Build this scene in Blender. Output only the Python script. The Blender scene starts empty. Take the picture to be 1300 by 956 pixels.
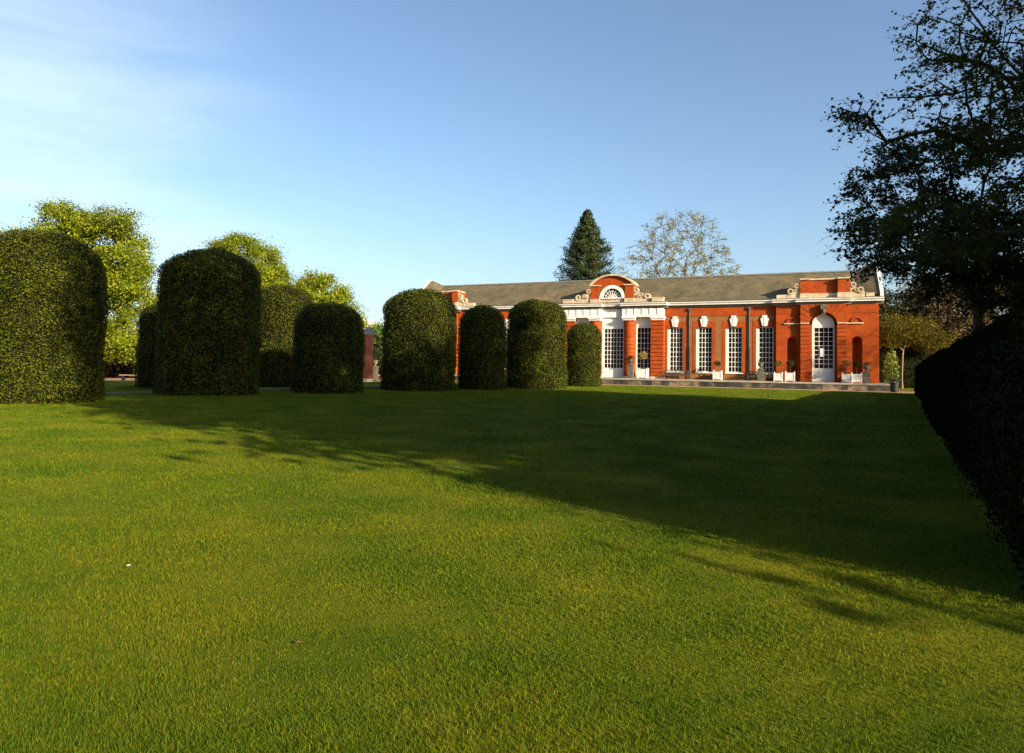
import bpy, math, random
import numpy as np
from mathutils import Vector, Matrix

S = bpy.context.scene
COL = S.collection
rng = np.random.default_rng(7)
random.seed(7)

# ------------------------------------------------------------------ camera
PITCH, ROLL = math.radians(2.142), math.radians(0.901)
cd = bpy.data.cameras.new("camera")
cd.sensor_fit = 'HORIZONTAL'; cd.sensor_width = 36.0
cd.lens = 36.0 * 867.0 / 1300.0
cd.shift_y = -44.5 / 1300.0
cd.clip_start = 0.05; cd.clip_end = 6000
cam = bpy.data.objects.new("camera", cd); COL.objects.link(cam); S.camera = cam
_f = Vector((0, math.cos(PITCH), math.sin(PITCH))); _u = Vector((0, -math.sin(PITCH), math.cos(PITCH))); _r = Vector((1, 0, 0))
_R = _r * math.cos(ROLL) + _u * math.sin(ROLL); _U = _u * math.cos(ROLL) - _r * math.sin(ROLL)
cam.matrix_world = Matrix(((_R.x, _U.x, -_f.x, 0), (_R.y, _U.y, -_f.y, 0), (_R.z, _U.z, -_f.z, 1.65), (0, 0, 0, 1)))

# ------------------------------------------------------------------ sun, sky, exposure
SUN_EL = math.radians(18.2)
TRAVEL = Vector((-0.67, 0.742, 0)).normalized()
sd = bpy.data.lights.new("sun", 'SUN'); sd.energy = 5.0; sd.angle = math.radians(0.53); sd.color = (1.0, 0.83, 0.58)
sun = bpy.data.objects.new("sun", sd); COL.objects.link(sun)
_dir = Vector((TRAVEL.x * math.cos(SUN_EL), TRAVEL.y * math.cos(SUN_EL), -math.sin(SUN_EL)))
sun.rotation_euler = _dir.to_track_quat('-Z', 'Y').to_euler(); sun.location = (60, -60, 60)

W = bpy.data.worlds.new("World"); S.world = W; W.use_nodes = True
nt = W.node_tree; nt.nodes.clear()
def N(t, **k):
    n = nt.nodes.new(t)
    for a, b in k.items(): setattr(n, a, b)
    return n
out = N('ShaderNodeOutputWorld'); bg = N('ShaderNodeBackground'); bg.inputs[1].default_value = 0.090
sky = N('ShaderNodeTexSky'); sky.sky_type = 'NISHITA'; sky.sun_disc = False
sky.sun_elevation = SUN_EL; sky.sun_rotation = math.atan2(-TRAVEL.x, -TRAVEL.y)
sky.altitude = 50; sky.air_density = 1.0; sky.dust_density = 2.0; sky.ozone_density = 2.3
tc = N('ShaderNodeTexCoord')
# thin cirrus: streaks laid along the sky dome, thickest to the west
mp = N('ShaderNodeMapping'); mp.inputs['Rotation'].default_value = (0, math.radians(-6), math.radians(10)); mp.inputs['Scale'].default_value = (1.0, 1.0, 6.0)
nz = N('ShaderNodeTexNoise'); nz.inputs['Scale'].default_value = 2.4; nz.inputs['Detail'].default_value = 7; nz.inputs['Roughness'].default_value = 0.55; nz.inputs['Distortion'].default_value = 0.35
rp = N('ShaderNodeValToRGB'); rp.color_ramp.elements[0].position = 0.33; rp.color_ramp.elements[0].color = (0, 0, 0, 1); rp.color_ramp.elements[1].position = 0.72
dot = N('ShaderNodeVectorMath', operation='DOT_PRODUCT'); dot.inputs[1].default_value = Vector((-0.72, 0.66, 0.20)).normalized()
mr = N('ShaderNodeMapRange'); mr.inputs[1].default_value = 0.84; mr.inputs[2].default_value = 1.0; mr.interpolation_type = 'SMOOTHSTEP'
mul = N('ShaderNodeMath', operation='MULTIPLY'); mul2 = N('ShaderNodeMath', operation='MULTIPLY'); mul2.inputs[1].default_value = 0.40
mix = N('ShaderNodeMix', data_type='RGBA'); mix.inputs['B'].default_value = (5.2, 5.9, 6.8, 1)
L = nt.links.new
L(tc.outputs['Generated'], mp.inputs[0]); L(mp.outputs[0], nz.inputs['Vector']); L(nz.outputs[0], rp.inputs[0])
L(tc.outputs['Generated'], dot.inputs[0]); L(dot.outputs['Value'], mr.inputs[0])
L(rp.outputs[0], mul.inputs[0]); L(mr.outputs[0], mul.inputs[1]); L(mul.outputs[0], mul2.inputs[0])
L(mul2.outputs[0], mix.inputs['Factor']); L(sky.outputs[0], mix.inputs['A']); L(mix.outputs['Result'], bg.inputs[0]); L(bg.outputs[0], out.inputs[0])

S.view_settings.view_transform = 'Standard'; S.view_settings.look = 'None'; S.view_settings.gamma = 1.0
S.view_settings.use_curve_mapping = False
S.view_settings.exposure = 1.35
S.render.engine = 'CYCLES'
S.cycles.use_denoising = True
S.cycles.max_bounces = 6; S.cycles.diffuse_bounces = 3; S.cycles.glossy_bounces = 2; S.cycles.transmission_bounces = 3
S.cycles.transparent_max_bounces = 4; S.cycles.caustics_reflective = False; S.cycles.caustics_refractive = False

# ------------------------------------------------------------------ materials
def mat(name):
    m = bpy.data.materials.new(name); m.use_nodes = True
    t = m.node_tree; b = t.nodes['Principled BSDF']; return m, t, b

def noisy(name, c1, c2, scale=3.0, rough=0.8, bump=0.0, bscale=40.0, spec=0.3, metallic=0.0, detail=6, stretch=(1, 1, 1), c3=None):
    m, t, b = mat(name)
    co = t.nodes.new('ShaderNodeTexCoord'); ma = t.nodes.new('ShaderNodeMapping'); ma.inputs['Scale'].default_value = stretch
    n = t.nodes.new('ShaderNodeTexNoise'); n.inputs['Scale'].default_value = scale; n.inputs['Detail'].default_value = detail; n.inputs['Roughness'].default_value = 0.65
    r = t.nodes.new('ShaderNodeValToRGB'); e = r.color_ramp.elements
    e[0].position = 0.32; e[1].position = 0.70; e[0].color = (*c1, 1); e[1].color = (*c2, 1)
    if c3: x = e.new(0.52); x.color = (*c3, 1)
    t.links.new(co.outputs['Object'], ma.inputs[0]); t.links.new(ma.outputs[0], n.inputs['Vector']); t.links.new(n.outputs[0], r.inputs[0]); t.links.new(r.outputs[0], b.inputs['Base Color'])
    b.inputs['Roughness'].default_value = rough; b.inputs['Specular IOR Level'].default_value = spec; b.inputs['Metallic'].default_value = metallic
    if bump:
        n2 = t.nodes.new('ShaderNodeTexNoise'); n2.inputs['Scale'].default_value = bscale; n2.inputs['Detail'].default_value = 5
        bp = t.nodes.new('ShaderNodeBump'); bp.inputs['Strength'].default_value = bump; bp.inputs['Distance'].default_value = 0.05
        t.links.new(co.outputs['Object'], n2.inputs['Vector']); t.links.new(n2.outputs[0], bp.inputs['Height']); t.links.new(bp.outputs[0], b.inputs['Normal'])
    return m

def brick(name, c1, c2, mortar, bw=0.225, bh=0.075, dirt=0.35, dirtc=(0.10, 0.05, 0.03)):
    m, t, b = mat(name); L = t.links.new
    co = t.nodes.new('ShaderNodeTexCoord'); sp = t.nodes.new('ShaderNodeSeparateXYZ'); ad = t.nodes.new('ShaderNodeMath'); ad.operation = 'ADD'
    cb = t.nodes.new('ShaderNodeCombineXYZ')
    L(co.outputs['Object'], sp.inputs[0]); L(sp.outputs['X'], ad.inputs[0]); L(sp.outputs['Y'], ad.inputs[1]); L(ad.outputs[0], cb.inputs['X']); L(sp.outputs['Z'], cb.inputs['Y'])
    k = t.nodes.new('ShaderNodeTexBrick'); k.inputs['Scale'].default_value = 1.0
    k.inputs['Brick Width'].default_value = bw; k.inputs['Row Height'].default_value = bh; k.inputs['Mortar Size'].default_value = 0.006; k.inputs['Bias'].default_value = 0.0
    k.inputs['Color1'].default_value = (*c1, 1); k.inputs['Color2'].default_value = (*c2, 1); k.inputs['Mortar'].default_value = (*mortar, 1)
    L(cb.outputs[0], k.inputs['Vector'])
    n = t.nodes.new('ShaderNodeTexNoise'); n.inputs['Scale'].default_value = 0.8; n.inputs['Detail'].default_value = 9; n.inputs['Roughness'].default_value = 0.78
    L(co.outputs['Object'], n.inputs['Vector'])
    r = t.nodes.new('ShaderNodeMapRange'); r.inputs[1].default_value = 0.42; r.inputs[2].default_value = 0.75; r.inputs[4].default_value = dirt
    L(n.outputs[0], r.inputs[0])
    mx = t.nodes.new('ShaderNodeMix'); mx.data_type = 'RGBA'; mx.inputs['B'].default_value = (*dirtc, 1)
    L(r.outputs[0], mx.inputs['Factor']); L(k.outputs['Color'], mx.inputs['A']); L(mx.outputs['Result'], b.inputs['Base Color'])
    bp = t.nodes.new('ShaderNodeBump'); bp.inputs['Strength'].default_value = 0.4; bp.inputs['Distance'].default_value = 0.01; bp.invert = True
    L(k.outputs['Fac'], bp.inputs['Height']); L(bp.outputs[0], b.inputs['Normal'])
    b.inputs['Roughness'].default_value = 0.9; b.inputs['Specular IOR Level'].default_value = 0.15
    return m

def leafmat(name, cols, transl=0.3, rough=0.5, spec=0.3):
    m, t, b = mat(name); L = t.links.new
    g = t.nodes.new('ShaderNodeNewGeometry'); r = t.nodes.new('ShaderNodeValToRGB'); e = r.color_ramp.elements
    k = len(cols); e[0].color = (*cols[0], 1); e[1].color = (*cols[-1], 1)
    for i in range(1, k - 1): x = e.new(i / (k - 1)); x.color = (*cols[i], 1)
    L(g.outputs['Random Per Island'], r.inputs[0])
    co = t.nodes.new('ShaderNodeTexCoord'); n = t.nodes.new('ShaderNodeTexNoise'); n.inputs['Scale'].default_value = 0.7; n.inputs['Detail'].default_value = 3
    L(co.outputs['Object'], n.inputs['Vector'])
    mr = t.nodes.new('ShaderNodeMapRange'); mr.inputs[1].default_value = 0.3; mr.inputs[2].default_value = 0.7; mr.inputs[3].default_value = 0.6; mr.inputs[4].default_value = 1.32
    L(n.outputs[0], mr.inputs[0])
    h = t.nodes.new('ShaderNodeVectorMath'); h.operation = 'SCALE'; L(r.outputs[0], h.inputs[0]); L(mr.outputs[0], h.inputs['Scale'])
    L(h.outputs[0], b.inputs['Base Color']); b.inputs['Roughness'].default_value = rough; b.inputs['Specular IOR Level'].default_value = spec
    if transl > 0:
        tr = t.nodes.new('ShaderNodeBsdfTranslucent'); ms = t.nodes.new('ShaderNodeMixShader'); ms.inputs[0].default_value = transl
        L(h.outputs[0], tr.inputs[0]); L(b.outputs[0], ms.inputs[1]); L(tr.outputs[0], ms.inputs[2]); L(ms.outputs[0], t.nodes['Material Output'].inputs[0])
    return m

M = {}
M['orange'] = brick('orange_red_brick', (0.36, 0.058, 0.005), (0.25, 0.036, 0.004), (0.28, 0.11, 0.035), dirt=0.75, dirtc=(0.13, 0.025, 0.008))
M['brown'] = brick('brown_stock_brick', (0.25, 0.105, 0.036), (0.18, 0.072, 0.026), (0.24, 0.15, 0.08), dirt=0.45, dirtc=(0.14, 0.075, 0.035))
M['darkbrick'] = brick('dull_red_brick', (0.22, 0.05, 0.02), (0.16, 0.04, 0.02), (0.2, 0.12, 0.08), dirt=0.5)
M['white'] = noisy('white_paint', (0.58, 0.57, 0.54), (0.70, 0.69, 0.67), scale=1.5, rough=0.5)
M['lead'] = noisy('lead_flashing', (0.10, 0.10, 0.10), (0.17, 0.165, 0.16), scale=2, rough=0.55)
M['stone'] = noisy('weathered_stone', (0.30, 0.23, 0.15), (0.55, 0.45, 0.32), scale=2.2, rough=0.9, bump=0.4)
M['terrace'] = noisy('stained_terrace_stone', (0.055, 0.055, 0.045), (0.42, 0.35, 0.26), scale=0.55, rough=0.9, bump=0.5, c3=(0.20, 0.17, 0.13), stretch=(1, 1, 0.6))
M['paving'] = noisy('stone_paving', (0.20, 0.18, 0.15), (0.33, 0.29, 0.24), scale=1.2, rough=0.9)
M['greenstone'] = noisy('mossy_stone', (0.045, 0.048, 0.035), (0.13, 0.12, 0.09), scale=4, rough=0.9, bump=0.4)
M['glass'], _t, _b = mat('dark_window_glass'); _b.inputs['Base Color'].default_value = (0.012, 0.010, 0.010, 1); _b.inputs['Roughness'].default_value = 0.06; _b.inputs['Specular IOR Level'].default_value = 0.3
_n = _t.nodes.new('ShaderNodeTexNoise'); _n.inputs['Scale'].default_value = 1.3; _bp = _t.nodes.new('ShaderNodeBump'); _bp.inputs['Strength'].default_value = 0.25; _co = _t.nodes.new('ShaderNodeTexCoord')
_t.links.new(_co.outputs['Object'], _n.inputs['Vector']); _t.links.new(_n.outputs[0], _bp.inputs['Height']); _t.links.new(_bp.outputs[0], _b.inputs['Normal'])
M['iron'] = noisy('black_iron', (0.008, 0.009, 0.010), (0.016, 0.016, 0.016), rough=0.6)
M['pipe'] = noisy('grey_painted_pipe', (0.045, 0.05, 0.052), (0.08, 0.085, 0.085), rough=0.5)
M['wood'] = noisy('silvered_teak', (0.035, 0.030, 0.022), (0.08, 0.068, 0.05), scale=6, rough=0.85, stretch=(1, 6, 6))
M['soil'] = noisy('soil', (0.02, 0.014, 0.01), (0.05, 0.035, 0.02), scale=10, rough=1)
M['gravel'] = noisy('pinkish_gravel', (0.27, 0.15, 0.09), (0.42, 0.26, 0.17), scale=6, rough=0.95, bump=0.6, bscale=60, c3=(0.35, 0.21, 0.13))
M['path'] = noisy('grey_tarmac_path', (0.13, 0.12, 0.13), (0.22, 0.21, 0.21), scale=5, rough=0.95, bump=0.4, bscale=90)
M['bark'] = noisy('grey_brown_bark', (0.045, 0.033, 0.022), (0.12, 0.09, 0.06), scale=5, rough=0.95, bump=0.8, bscale=12, stretch=(1, 1, 0.3))
M['palebark'] = noisy('pale_brown_bark', (0.16, 0.10, 0.055), (0.30, 0.20, 0.12), scale=4, rough=0.95, stretch=(1, 1, 0.4))
M['twigbark'] = noisy('greyish_twig_bark', (0.09, 0.065, 0.04), (0.17, 0.13, 0.08), scale=4, rough=0.95)
M['palestone'] = noisy('pale_limestone', (0.40, 0.35, 0.31), (0.52, 0.47, 0.42), scale=0.4, rough=0.9)
M['dark'] = noisy('dark_interior', (0.004, 0.004, 0.004), (0.008, 0.007, 0.006), rough=1.0)
M['core'] = noisy('shade_dark_inner_twigs', (0.003, 0.004, 0.0015), (0.008, 0.008, 0.003), scale=6, rough=1.0, spec=0.1)  # near-black twig tone deepens the shade between the leaves
M['paper'] = noisy('white_paper', (0.75, 0.75, 0.75), (0.82, 0.82, 0.82), rough=0.8)
M['deadleaf'] = noisy('dead_leaf', (0.08, 0.035, 0.012), (0.15, 0.07, 0.02), rough=0.8)

def slate():
    m, t, b = mat('brown_tiles'); L = t.links.new
    co = t.nodes.new('ShaderNodeTexCoord'); sp = t.nodes.new('ShaderNodeSeparateXYZ'); cb = t.nodes.new('ShaderNodeCombineXYZ')
    L(co.outputs['Object'], sp.inputs[0]); L(sp.outputs['X'], cb.inputs['X']); L(sp.outputs['Z'], cb.inputs['Y'])
    k = t.nodes.new('ShaderNodeTexBrick'); k.inputs['Scale'].default_value = 1; k.inputs['Brick Width'].default_value = 0.28; k.inputs['Row Height'].default_value = 0.13
    k.inputs['Mortar Size'].default_value = 0.008; k.inputs['Color1'].default_value = (0.15, 0.122, 0.08, 1); k.inputs['Color2'].default_value = (0.10, 0.084, 0.058, 1); k.inputs['Mortar'].default_value = (0.05, 0.04, 0.03, 1)
    L(cb.outputs[0], k.inputs['Vector'])
    n = t.nodes.new('ShaderNodeTexNoise'); n.inputs['Scale'].default_value = 0.55; n.inputs['Detail'].default_value = 9; n.inputs['Roughness'].default_value = 0.72
    L(co.outputs['Object'], n.inputs['Vector'])
    r = t.nodes.new('ShaderNodeValToRGB'); e = r.color_ramp.elements; e[0].position = 0.36; e[0].color = (0.60, 0.62, 0.58, 1); e[1].position = 0.66; e[1].color = (1.25, 1.12, 1.0, 1)
    x = e.new(0.52); x.color = (0.92, 0.95, 0.82, 1)
    L(n.outputs[0], r.inputs[0])
    mx = t.nodes.new('ShaderNodeMix'); mx.data_type = 'RGBA'; mx.blend_type = 'MULTIPLY'; mx.inputs['Factor'].default_value = 1
    L(k.outputs['Color'], mx.inputs['A']); L(r.outputs[0], mx.inputs['B']); L(mx.outputs['Result'], b.inputs['Base Color'])
    bp = t.nodes.new('ShaderNodeBump'); bp.inputs['Strength'].default_value = 0.5; bp.inputs['Distance'].default_value = 0.03; bp.invert = True
    L(k.outputs['Fac'], bp.inputs['Height']); L(bp.outputs[0], b.inputs['Normal']); b.inputs['Roughness'].default_value = 0.85; b.inputs['Specular IOR Level'].default_value = 0.2
    return m
M['tiles'] = slate()

def lawn_mat():
    m, t, b = mat('mown_grass'); L = t.links.new
    co = t.nodes.new('ShaderNodeTexCoord')
    def noise(scale, det, rough=0.6, st=(1, 1, 1)):
        ma = t.nodes.new('ShaderNodeMapping'); ma.inputs['Scale'].default_value = st; n = t.nodes.new('ShaderNodeTexNoise')
        n.inputs['Scale'].default_value = scale; n.inputs['Detail'].default_value = det; n.inputs['Roughness'].default_value = rough
        L(co.outputs['Object'], ma.inputs[0]); L(ma.outputs[0], n.inputs['Vector']); return n
    n1 = noise(0.55, 6, 0.62); n2 = noise(22, 8, 0.85); n3 = noise(0.13, 4)
    r = t.nodes.new('ShaderNodeValToRGB'); e = r.color_ramp.elements
    e[0].position = 0.36; e[0].color = (0.075, 0.11, 0.006, 1); e[1].position = 0.66; e[1].color = (0.20, 0.18, 0.010, 1); x = e.new(0.5); x.color = (0.13, 0.15, 0.008, 1)
    L(n1.outputs[0], r.inputs[0])
    r3 = t.nodes.new('ShaderNodeMapRange'); r3.inputs[1].default_value = 0.35; r3.inputs[2].default_value = 0.65; r3.inputs[3].default_value = 0.82; r3.inputs[4].default_value = 1.12
    L(n3.outputs[0], r3.inputs[0])
    r2 = t.nodes.new('ShaderNodeMapRange'); r2.inputs[1].default_value = 0.30; r2.inputs[2].default_value = 0.72; r2.inputs[3].default_value = 0.35; r2.inputs[4].default_value = 1.45
    L(n2.outputs[0], r2.inputs[0])
    mm = t.nodes.new('ShaderNodeMath'); mm.operation = 'MULTIPLY'; L(r2.outputs[0], mm.inputs[0]); L(r3.outputs[0], mm.inputs[1])
    sc = t.nodes.new('ShaderNodeVectorMath'); sc.operation = 'SCALE'; L(r.outputs[0], sc.inputs[0]); L(mm.outputs[0], sc.inputs['Scale'])
    L(sc.outputs[0], b.inputs['Base Color']); b.inputs['Roughness'].default_value = 0.95; b.inputs['Specular IOR Level'].default_value = 0.05
    bp = t.nodes.new('ShaderNodeBump'); bp.inputs['Strength'].default_value = 0.6; bp.inputs['Distance'].default_value = 0.03
    L(n2.outputs[0], bp.inputs['Height']); L(bp.outputs[0], b.inputs['Normal'])
    return m
M['lawn'] = lawn_mat()
def blade_mat():
    m, t, b = mat('grass_blades'); L = t.links.new
    g = t.nodes.new('ShaderNodeNewGeometry'); r = t.nodes.new('ShaderNodeValToRGB'); e = r.color_ramp.elements
    e[0].color = (0.030, 0.072, 0.004, 1); e[1].color = (0.17, 0.145, 0.014, 1)
    for p, c in ((0.35, (0.062, 0.120, 0.005, 1)), (0.7, (0.108, 0.152, 0.006, 1)), (0.95, (0.15, 0.16, 0.009, 1))): x = e.new(p); x.color = c
    L(g.outputs['Random Per Island'], r.inputs[0])
    co = t.nodes.new('ShaderNodeTexCoord'); n = t.nodes.new('ShaderNodeTexNoise'); n.inputs['Scale'].default_value = 0.55; n.inputs['Detail'].default_value = 6; n.inputs['Roughness'].default_value = 0.62
    L(co.outputs['Object'], n.inputs['Vector'])
    rr = t.nodes.new('ShaderNodeValToRGB'); q = rr.color_ramp.elements; q[0].position = 0.36; q[0].color = (0.75, 0.9, 0.8, 1); q[1].position = 0.66; q[1].color = (1.38, 1.15, 1.1, 1)
    L(n.outputs[0], rr.inputs[0])
    mx = t.nodes.new('ShaderNodeMix'); mx.data_type = 'RGBA'; mx.blend_type = 'MULTIPLY'; mx.inputs['Factor'].default_value = 1
    L(r.outputs[0], mx.inputs['A']); L(rr.outputs[0], mx.inputs['B'])
    L(mx.outputs['Result'], b.inputs['Base Color']); b.inputs['Roughness'].default_value = 0.7; b.inputs['Specular IOR Level'].default_value = 0.08
    tr = t.nodes.new('ShaderNodeBsdfTranslucent'); ms = t.nodes.new('ShaderNodeMixShader'); ms.inputs[0].default_value = 0.3
    L(mx.outputs['Result'], tr.inputs[0]); L(b.outputs[0], ms.inputs[1]); L(tr.outputs[0], ms.inputs[2]); L(ms.outputs[0], t.nodes['Material Output'].inputs[0])
    return m
M['blades'] = blade_mat()
M['holly'] = leafmat('holly_leaves', [(0.003, 0.006, 0.0006), (0.010, 0.019, 0.001), (0.028, 0.042, 0.002), (0.066, 0.080, 0.004), (0.125, 0.120, 0.009)], transl=0.06, rough=0.55, spec=0.08)
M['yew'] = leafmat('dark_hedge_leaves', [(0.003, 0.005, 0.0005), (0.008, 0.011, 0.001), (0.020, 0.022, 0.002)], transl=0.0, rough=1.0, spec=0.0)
M['chestnut'] = leafmat('fresh_chestnut_leaves', [(0.035, 0.062, 0.003), (0.10, 0.145, 0.005), (0.19, 0.225, 0.010), (0.28, 0.285, 0.018)], transl=0.3, spec=0.12)
M['candle'] = leafmat('blossom', [(0.45, 0.42, 0.25), (0.62, 0.58, 0.40)], transl=0.3)
M['lime'] = leafmat('lime_leaves', [(0.022, 0.042, 0.003), (0.058, 0.09, 0.005), (0.11, 0.135, 0.008)], transl=0.4, rough=0.6, spec=0.12)
M['darklime'] = leafmat('deep_green_leaves', [(0.008, 0.016, 0.004), (0.020, 0.036, 0.006), (0.042, 0.06, 0.008)], transl=0.18, rough=0.6, spec=0.12)
M['sparse'] = leafmat('budding_leaves', [(0.11, 0.12, 0.015), (0.19, 0.195, 0.02), (0.27, 0.25, 0.035)], transl=0.3)
M['conifer'] = leafmat('conifer_needles', [(0.006, 0.015, 0.003), (0.018, 0.033, 0.004), (0.045, 0.062, 0.006)], transl=0.08)
M['brownwood'] = leafmat('russet_budding_twigs', [(0.02, 0.012, 0.004), (0.05, 0.030, 0.007), (0.08, 0.055, 0.008)], transl=0.2)
M['olive'] = leafmat('olive_spring_leaves', [(0.04, 0.045, 0.004), (0.09, 0.085, 0.006), (0.17, 0.14, 0.010)], transl=0.3)
M['yellowolive'] = leafmat('yellow_olive_leaves', [(0.04, 0.038, 0.003), (0.09, 0.078, 0.005), (0.16, 0.125, 0.008)], transl=0.3, spec=0.1)
M['beech'] = leafmat('copper_beech_leaves', [(0.07, 0.025, 0.012), (0.16, 0.06, 0.03), (0.25, 0.11, 0.06)], transl=0.2)
M['darkolive'] = leafmat('dark_olive_leaves', [(0.015, 0.018, 0.003), (0.035, 0.038, 0.004), (0.07, 0.065, 0.006)], transl=0.25, spec=0.08)
M['ivy'] = leafmat('variegated_leaves', [(0.06, 0.12, 0.012), (0.16, 0.24, 0.03), (0.40, 0.42, 0.12)], transl=0.15)
M['midgreen'] = leafmat('mid_green_leaves', [(0.03, 0.07, 0.010), (0.07, 0.13, 0.014), (0.13, 0.19, 0.02)], transl=0.2)
M['ochre'] = leafmat('ochre_flowering_leaves', [(0.18, 0.13, 0.02), (0.32, 0.24, 0.04), (0.42, 0.32, 0.07)], transl=0.2)

# ------------------------------------------------------------------ object helpers
def put(o, name=None, parent=None, label=None, cat=None, group=None, kind=None):
    COL.objects.link(o)
    if parent is not None: o.parent = parent
    if label: o['label'] = label
    if cat: o['category'] = cat
    if group: o['group'] = group
    if kind: o['kind'] = kind
    return o
def thing(name, label, cat, loc=(0, 0, 0), rz=0.0, group=None):
    o = bpy.data.objects.new(name, None); o.location = loc; o.rotation_euler = (0, 0, rz); o.empty_display_size = 0.3
    return put(o, label=label, cat=cat, group=group)

class MB:
    def __init__(s): s.v = []; s.f = []; s.mi = []; s.seg = []
    def add(s, vs, fs, mi=0):
        k = len(s.v); s.seg.append((k, k + len(vs), len(s.f), len(s.f) + len(fs))); s.v += [tuple(map(float, p)) for p in vs]
        for f in fs: s.f.append(tuple(i + k for i in f)); s.mi.append(mi)
        return s
    def box(s, x0, x1, y0, y1, z0, z1, mi=0):
        if x0 > x1: x0, x1 = x1, x0
        if y0 > y1: y0, y1 = y1, y0
        return s.add([(x0, y0, z0), (x1, y0, z0), (x1, y1, z0), (x0, y1, z0), (x0, y0, z1), (x1, y0, z1), (x1, y1, z1), (x0, y1, z1)],
                     [(3, 2, 1, 0), (4, 5, 6, 7), (0, 1, 5, 4), (1, 2, 6, 5), (2, 3, 7, 6), (3, 0, 4, 7)], mi)
    def prism(s, pts, y0, y1, mi=0):               # polygon in (x,z), extruded along y
        n = len(pts); v = [(x, y0, z) for x, z in pts] + [(x, y1, z) for x, z in pts]
        f = [tuple(range(n)), tuple(range(2 * n - 1, n - 1, -1))] + [(i, (i + 1) % n, n + (i + 1) % n, n + i)[::-1] for i in range(n)]
        return s.add(v, f, mi)
    def profile(s, x0, x1, pts, mi=0):             # polygon in (y,z), extruded along x
        n = len(pts); v = [(x0, y, z) for y, z in pts] + [(x1, y, z) for y, z in pts]
        f = [tuple(range(n)), tuple(range(2 * n - 1, n - 1, -1))] + [(i, (i + 1) % n, n + (i + 1) % n, n + i)[::-1] for i in range(n)]
        return s.add(v, f, mi)
    def lathe(s, cx, cy, prof, n=14, mi=0, a0=0.0, a1=2 * math.pi):
        full = abs(a1 - a0 - 2 * math.pi) < 1e-6; m = n if full else n + 1; v = []; f = []
        for r, z in prof:
            for i in range(m):
                a = a0 + (a1 - a0) * i / n; v.append((cx + r * math.cos(a), cy + r * math.sin(a), z))
        for j in range(len(prof) - 1):
            for i in range(n):
                i2 = (i + 1) % m; f.append((j * m + i, j * m + i2, (j + 1) * m + i2, (j + 1) * m + i))
        return s.add(v, f, mi)
    def ring(s, cx, cz, r0, r1, a0, a1, y0, y1, n=16, mi=0):   # arched band in (x,z)
        v = []; f = []
        for i in range(n + 1):
            a = a0 + (a1 - a0) * i / n; c, q = math.cos(a), math.sin(a)
            v += [(cx + r0 * c, y0, cz + r0 * q), (cx + r1 * c, y0, cz + r1 * q), (cx + r1 * c, y1, cz + r1 * q), (cx + r0 * c, y1, cz + r0 * q)]
        for i in range(n):
            k = 4 * i
            for j in range(4): f.append((k + j, k + (j + 1) % 4, k + 4 + (j + 1) % 4, k + 4 + j))
        f.append((0, 3, 2, 1)); f.append((4 * n, 4 * n + 1, 4 * n + 2, 4 * n + 3))
        return s.add(v, f, mi)
    def overarch(s, cx, r, zs, z1, y0, y1, n=18, mi=0):        # wall above a round arch from springing to z1
        for i in range(n):
            a, b = math.pi * i / n, math.pi * (i + 1) / n
            xa, za, xb, zb = cx - r * math.cos(a), zs + r * math.sin(a), cx - r * math.cos(b), zs + r * math.sin(b)
            s.prism([(xa, za), (xb, zb), (xb, z1), (xa, z1)], y0, y1, mi)
        return s
    def tube(s, pts, rad, n=6, mi=0):
        base = len(s.v); P = [Vector(p) for p in pts]; v = []; f = []
        for i, p in enumerate(P):
            d = (P[min(i + 1, len(P) - 1)] - P[max(i - 1, 0)]).normalized(); a = d.orthogonal().normalized(); b = d.cross(a)
            r = rad[i] if hasattr(rad, '__len__') else rad
            for k in range(n): t = 2 * math.pi * k / n; v.append(p + a * (r * math.cos(t)) + b * (r * math.sin(t)))
        for i in range(len(P) - 1):
            for k in range(n): f.append((i * n + k, i * n + (k + 1) % n, (i + 1) * n + (k + 1) % n, (i + 1) * n + k))
        f.append(tuple(range(n))); f.append(tuple(range(len(P) * n - 1, (len(P) - 1) * n - 1, -1)))
        return s.add(v, f, mi)
    def mesh(s, name, mats, smooth=False):
        me = bpy.data.meshes.new(name); me.from_pydata(s.v, [], s.f); me.validate()
        for m in (mats if isinstance(mats, (list, tuple)) else [mats]): me.materials.append(m)
        if any(s.mi) and len(me.polygons) == len(s.mi): me.polygons.foreach_set('material_index', s.mi)
        import bmesh
        b = bmesh.new(); b.from_mesh(me); bmesh.ops.recalc_face_normals(b, faces=b.faces); b.to_mesh(me); b.free()
        if smooth: me.polygons.foreach_set('use_smooth', [True] * len(me.polygons))
        return me
    def build(s, name, mats, parent=None, smooth=False, **k):
        return put(bpy.data.objects.new(name, s.mesh(name, mats, smooth)), parent=parent, **k)

def fastmesh(name, V, F, mats, mi=None, smooth=False):
    V = np.asarray(V, np.float32); F = np.asarray(F, np.int32); n, k = F.shape
    me = bpy.data.meshes.new(name); me.vertices.add(len(V)); me.vertices.foreach_set('co', V.ravel())
    me.loops.add(n * k); me.loops.foreach_set('vertex_index', F.ravel()); me.polygons.add(n)
    me.polygons.foreach_set('loop_start', np.arange(0, n * k, k, dtype=np.int32))
    try: me.polygons.foreach_set('loop_total', np.full(n, k, np.int32))
    except Exception: pass
    for m in mats: me.materials.append(m)
    if mi is not None: me.polygons.foreach_set('material_index', np.asarray(mi, np.int32))
    if smooth: me.polygons.foreach_set('use_smooth', np.ones(n, bool))
    me.update(calc_edges=True)
    return me

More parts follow.
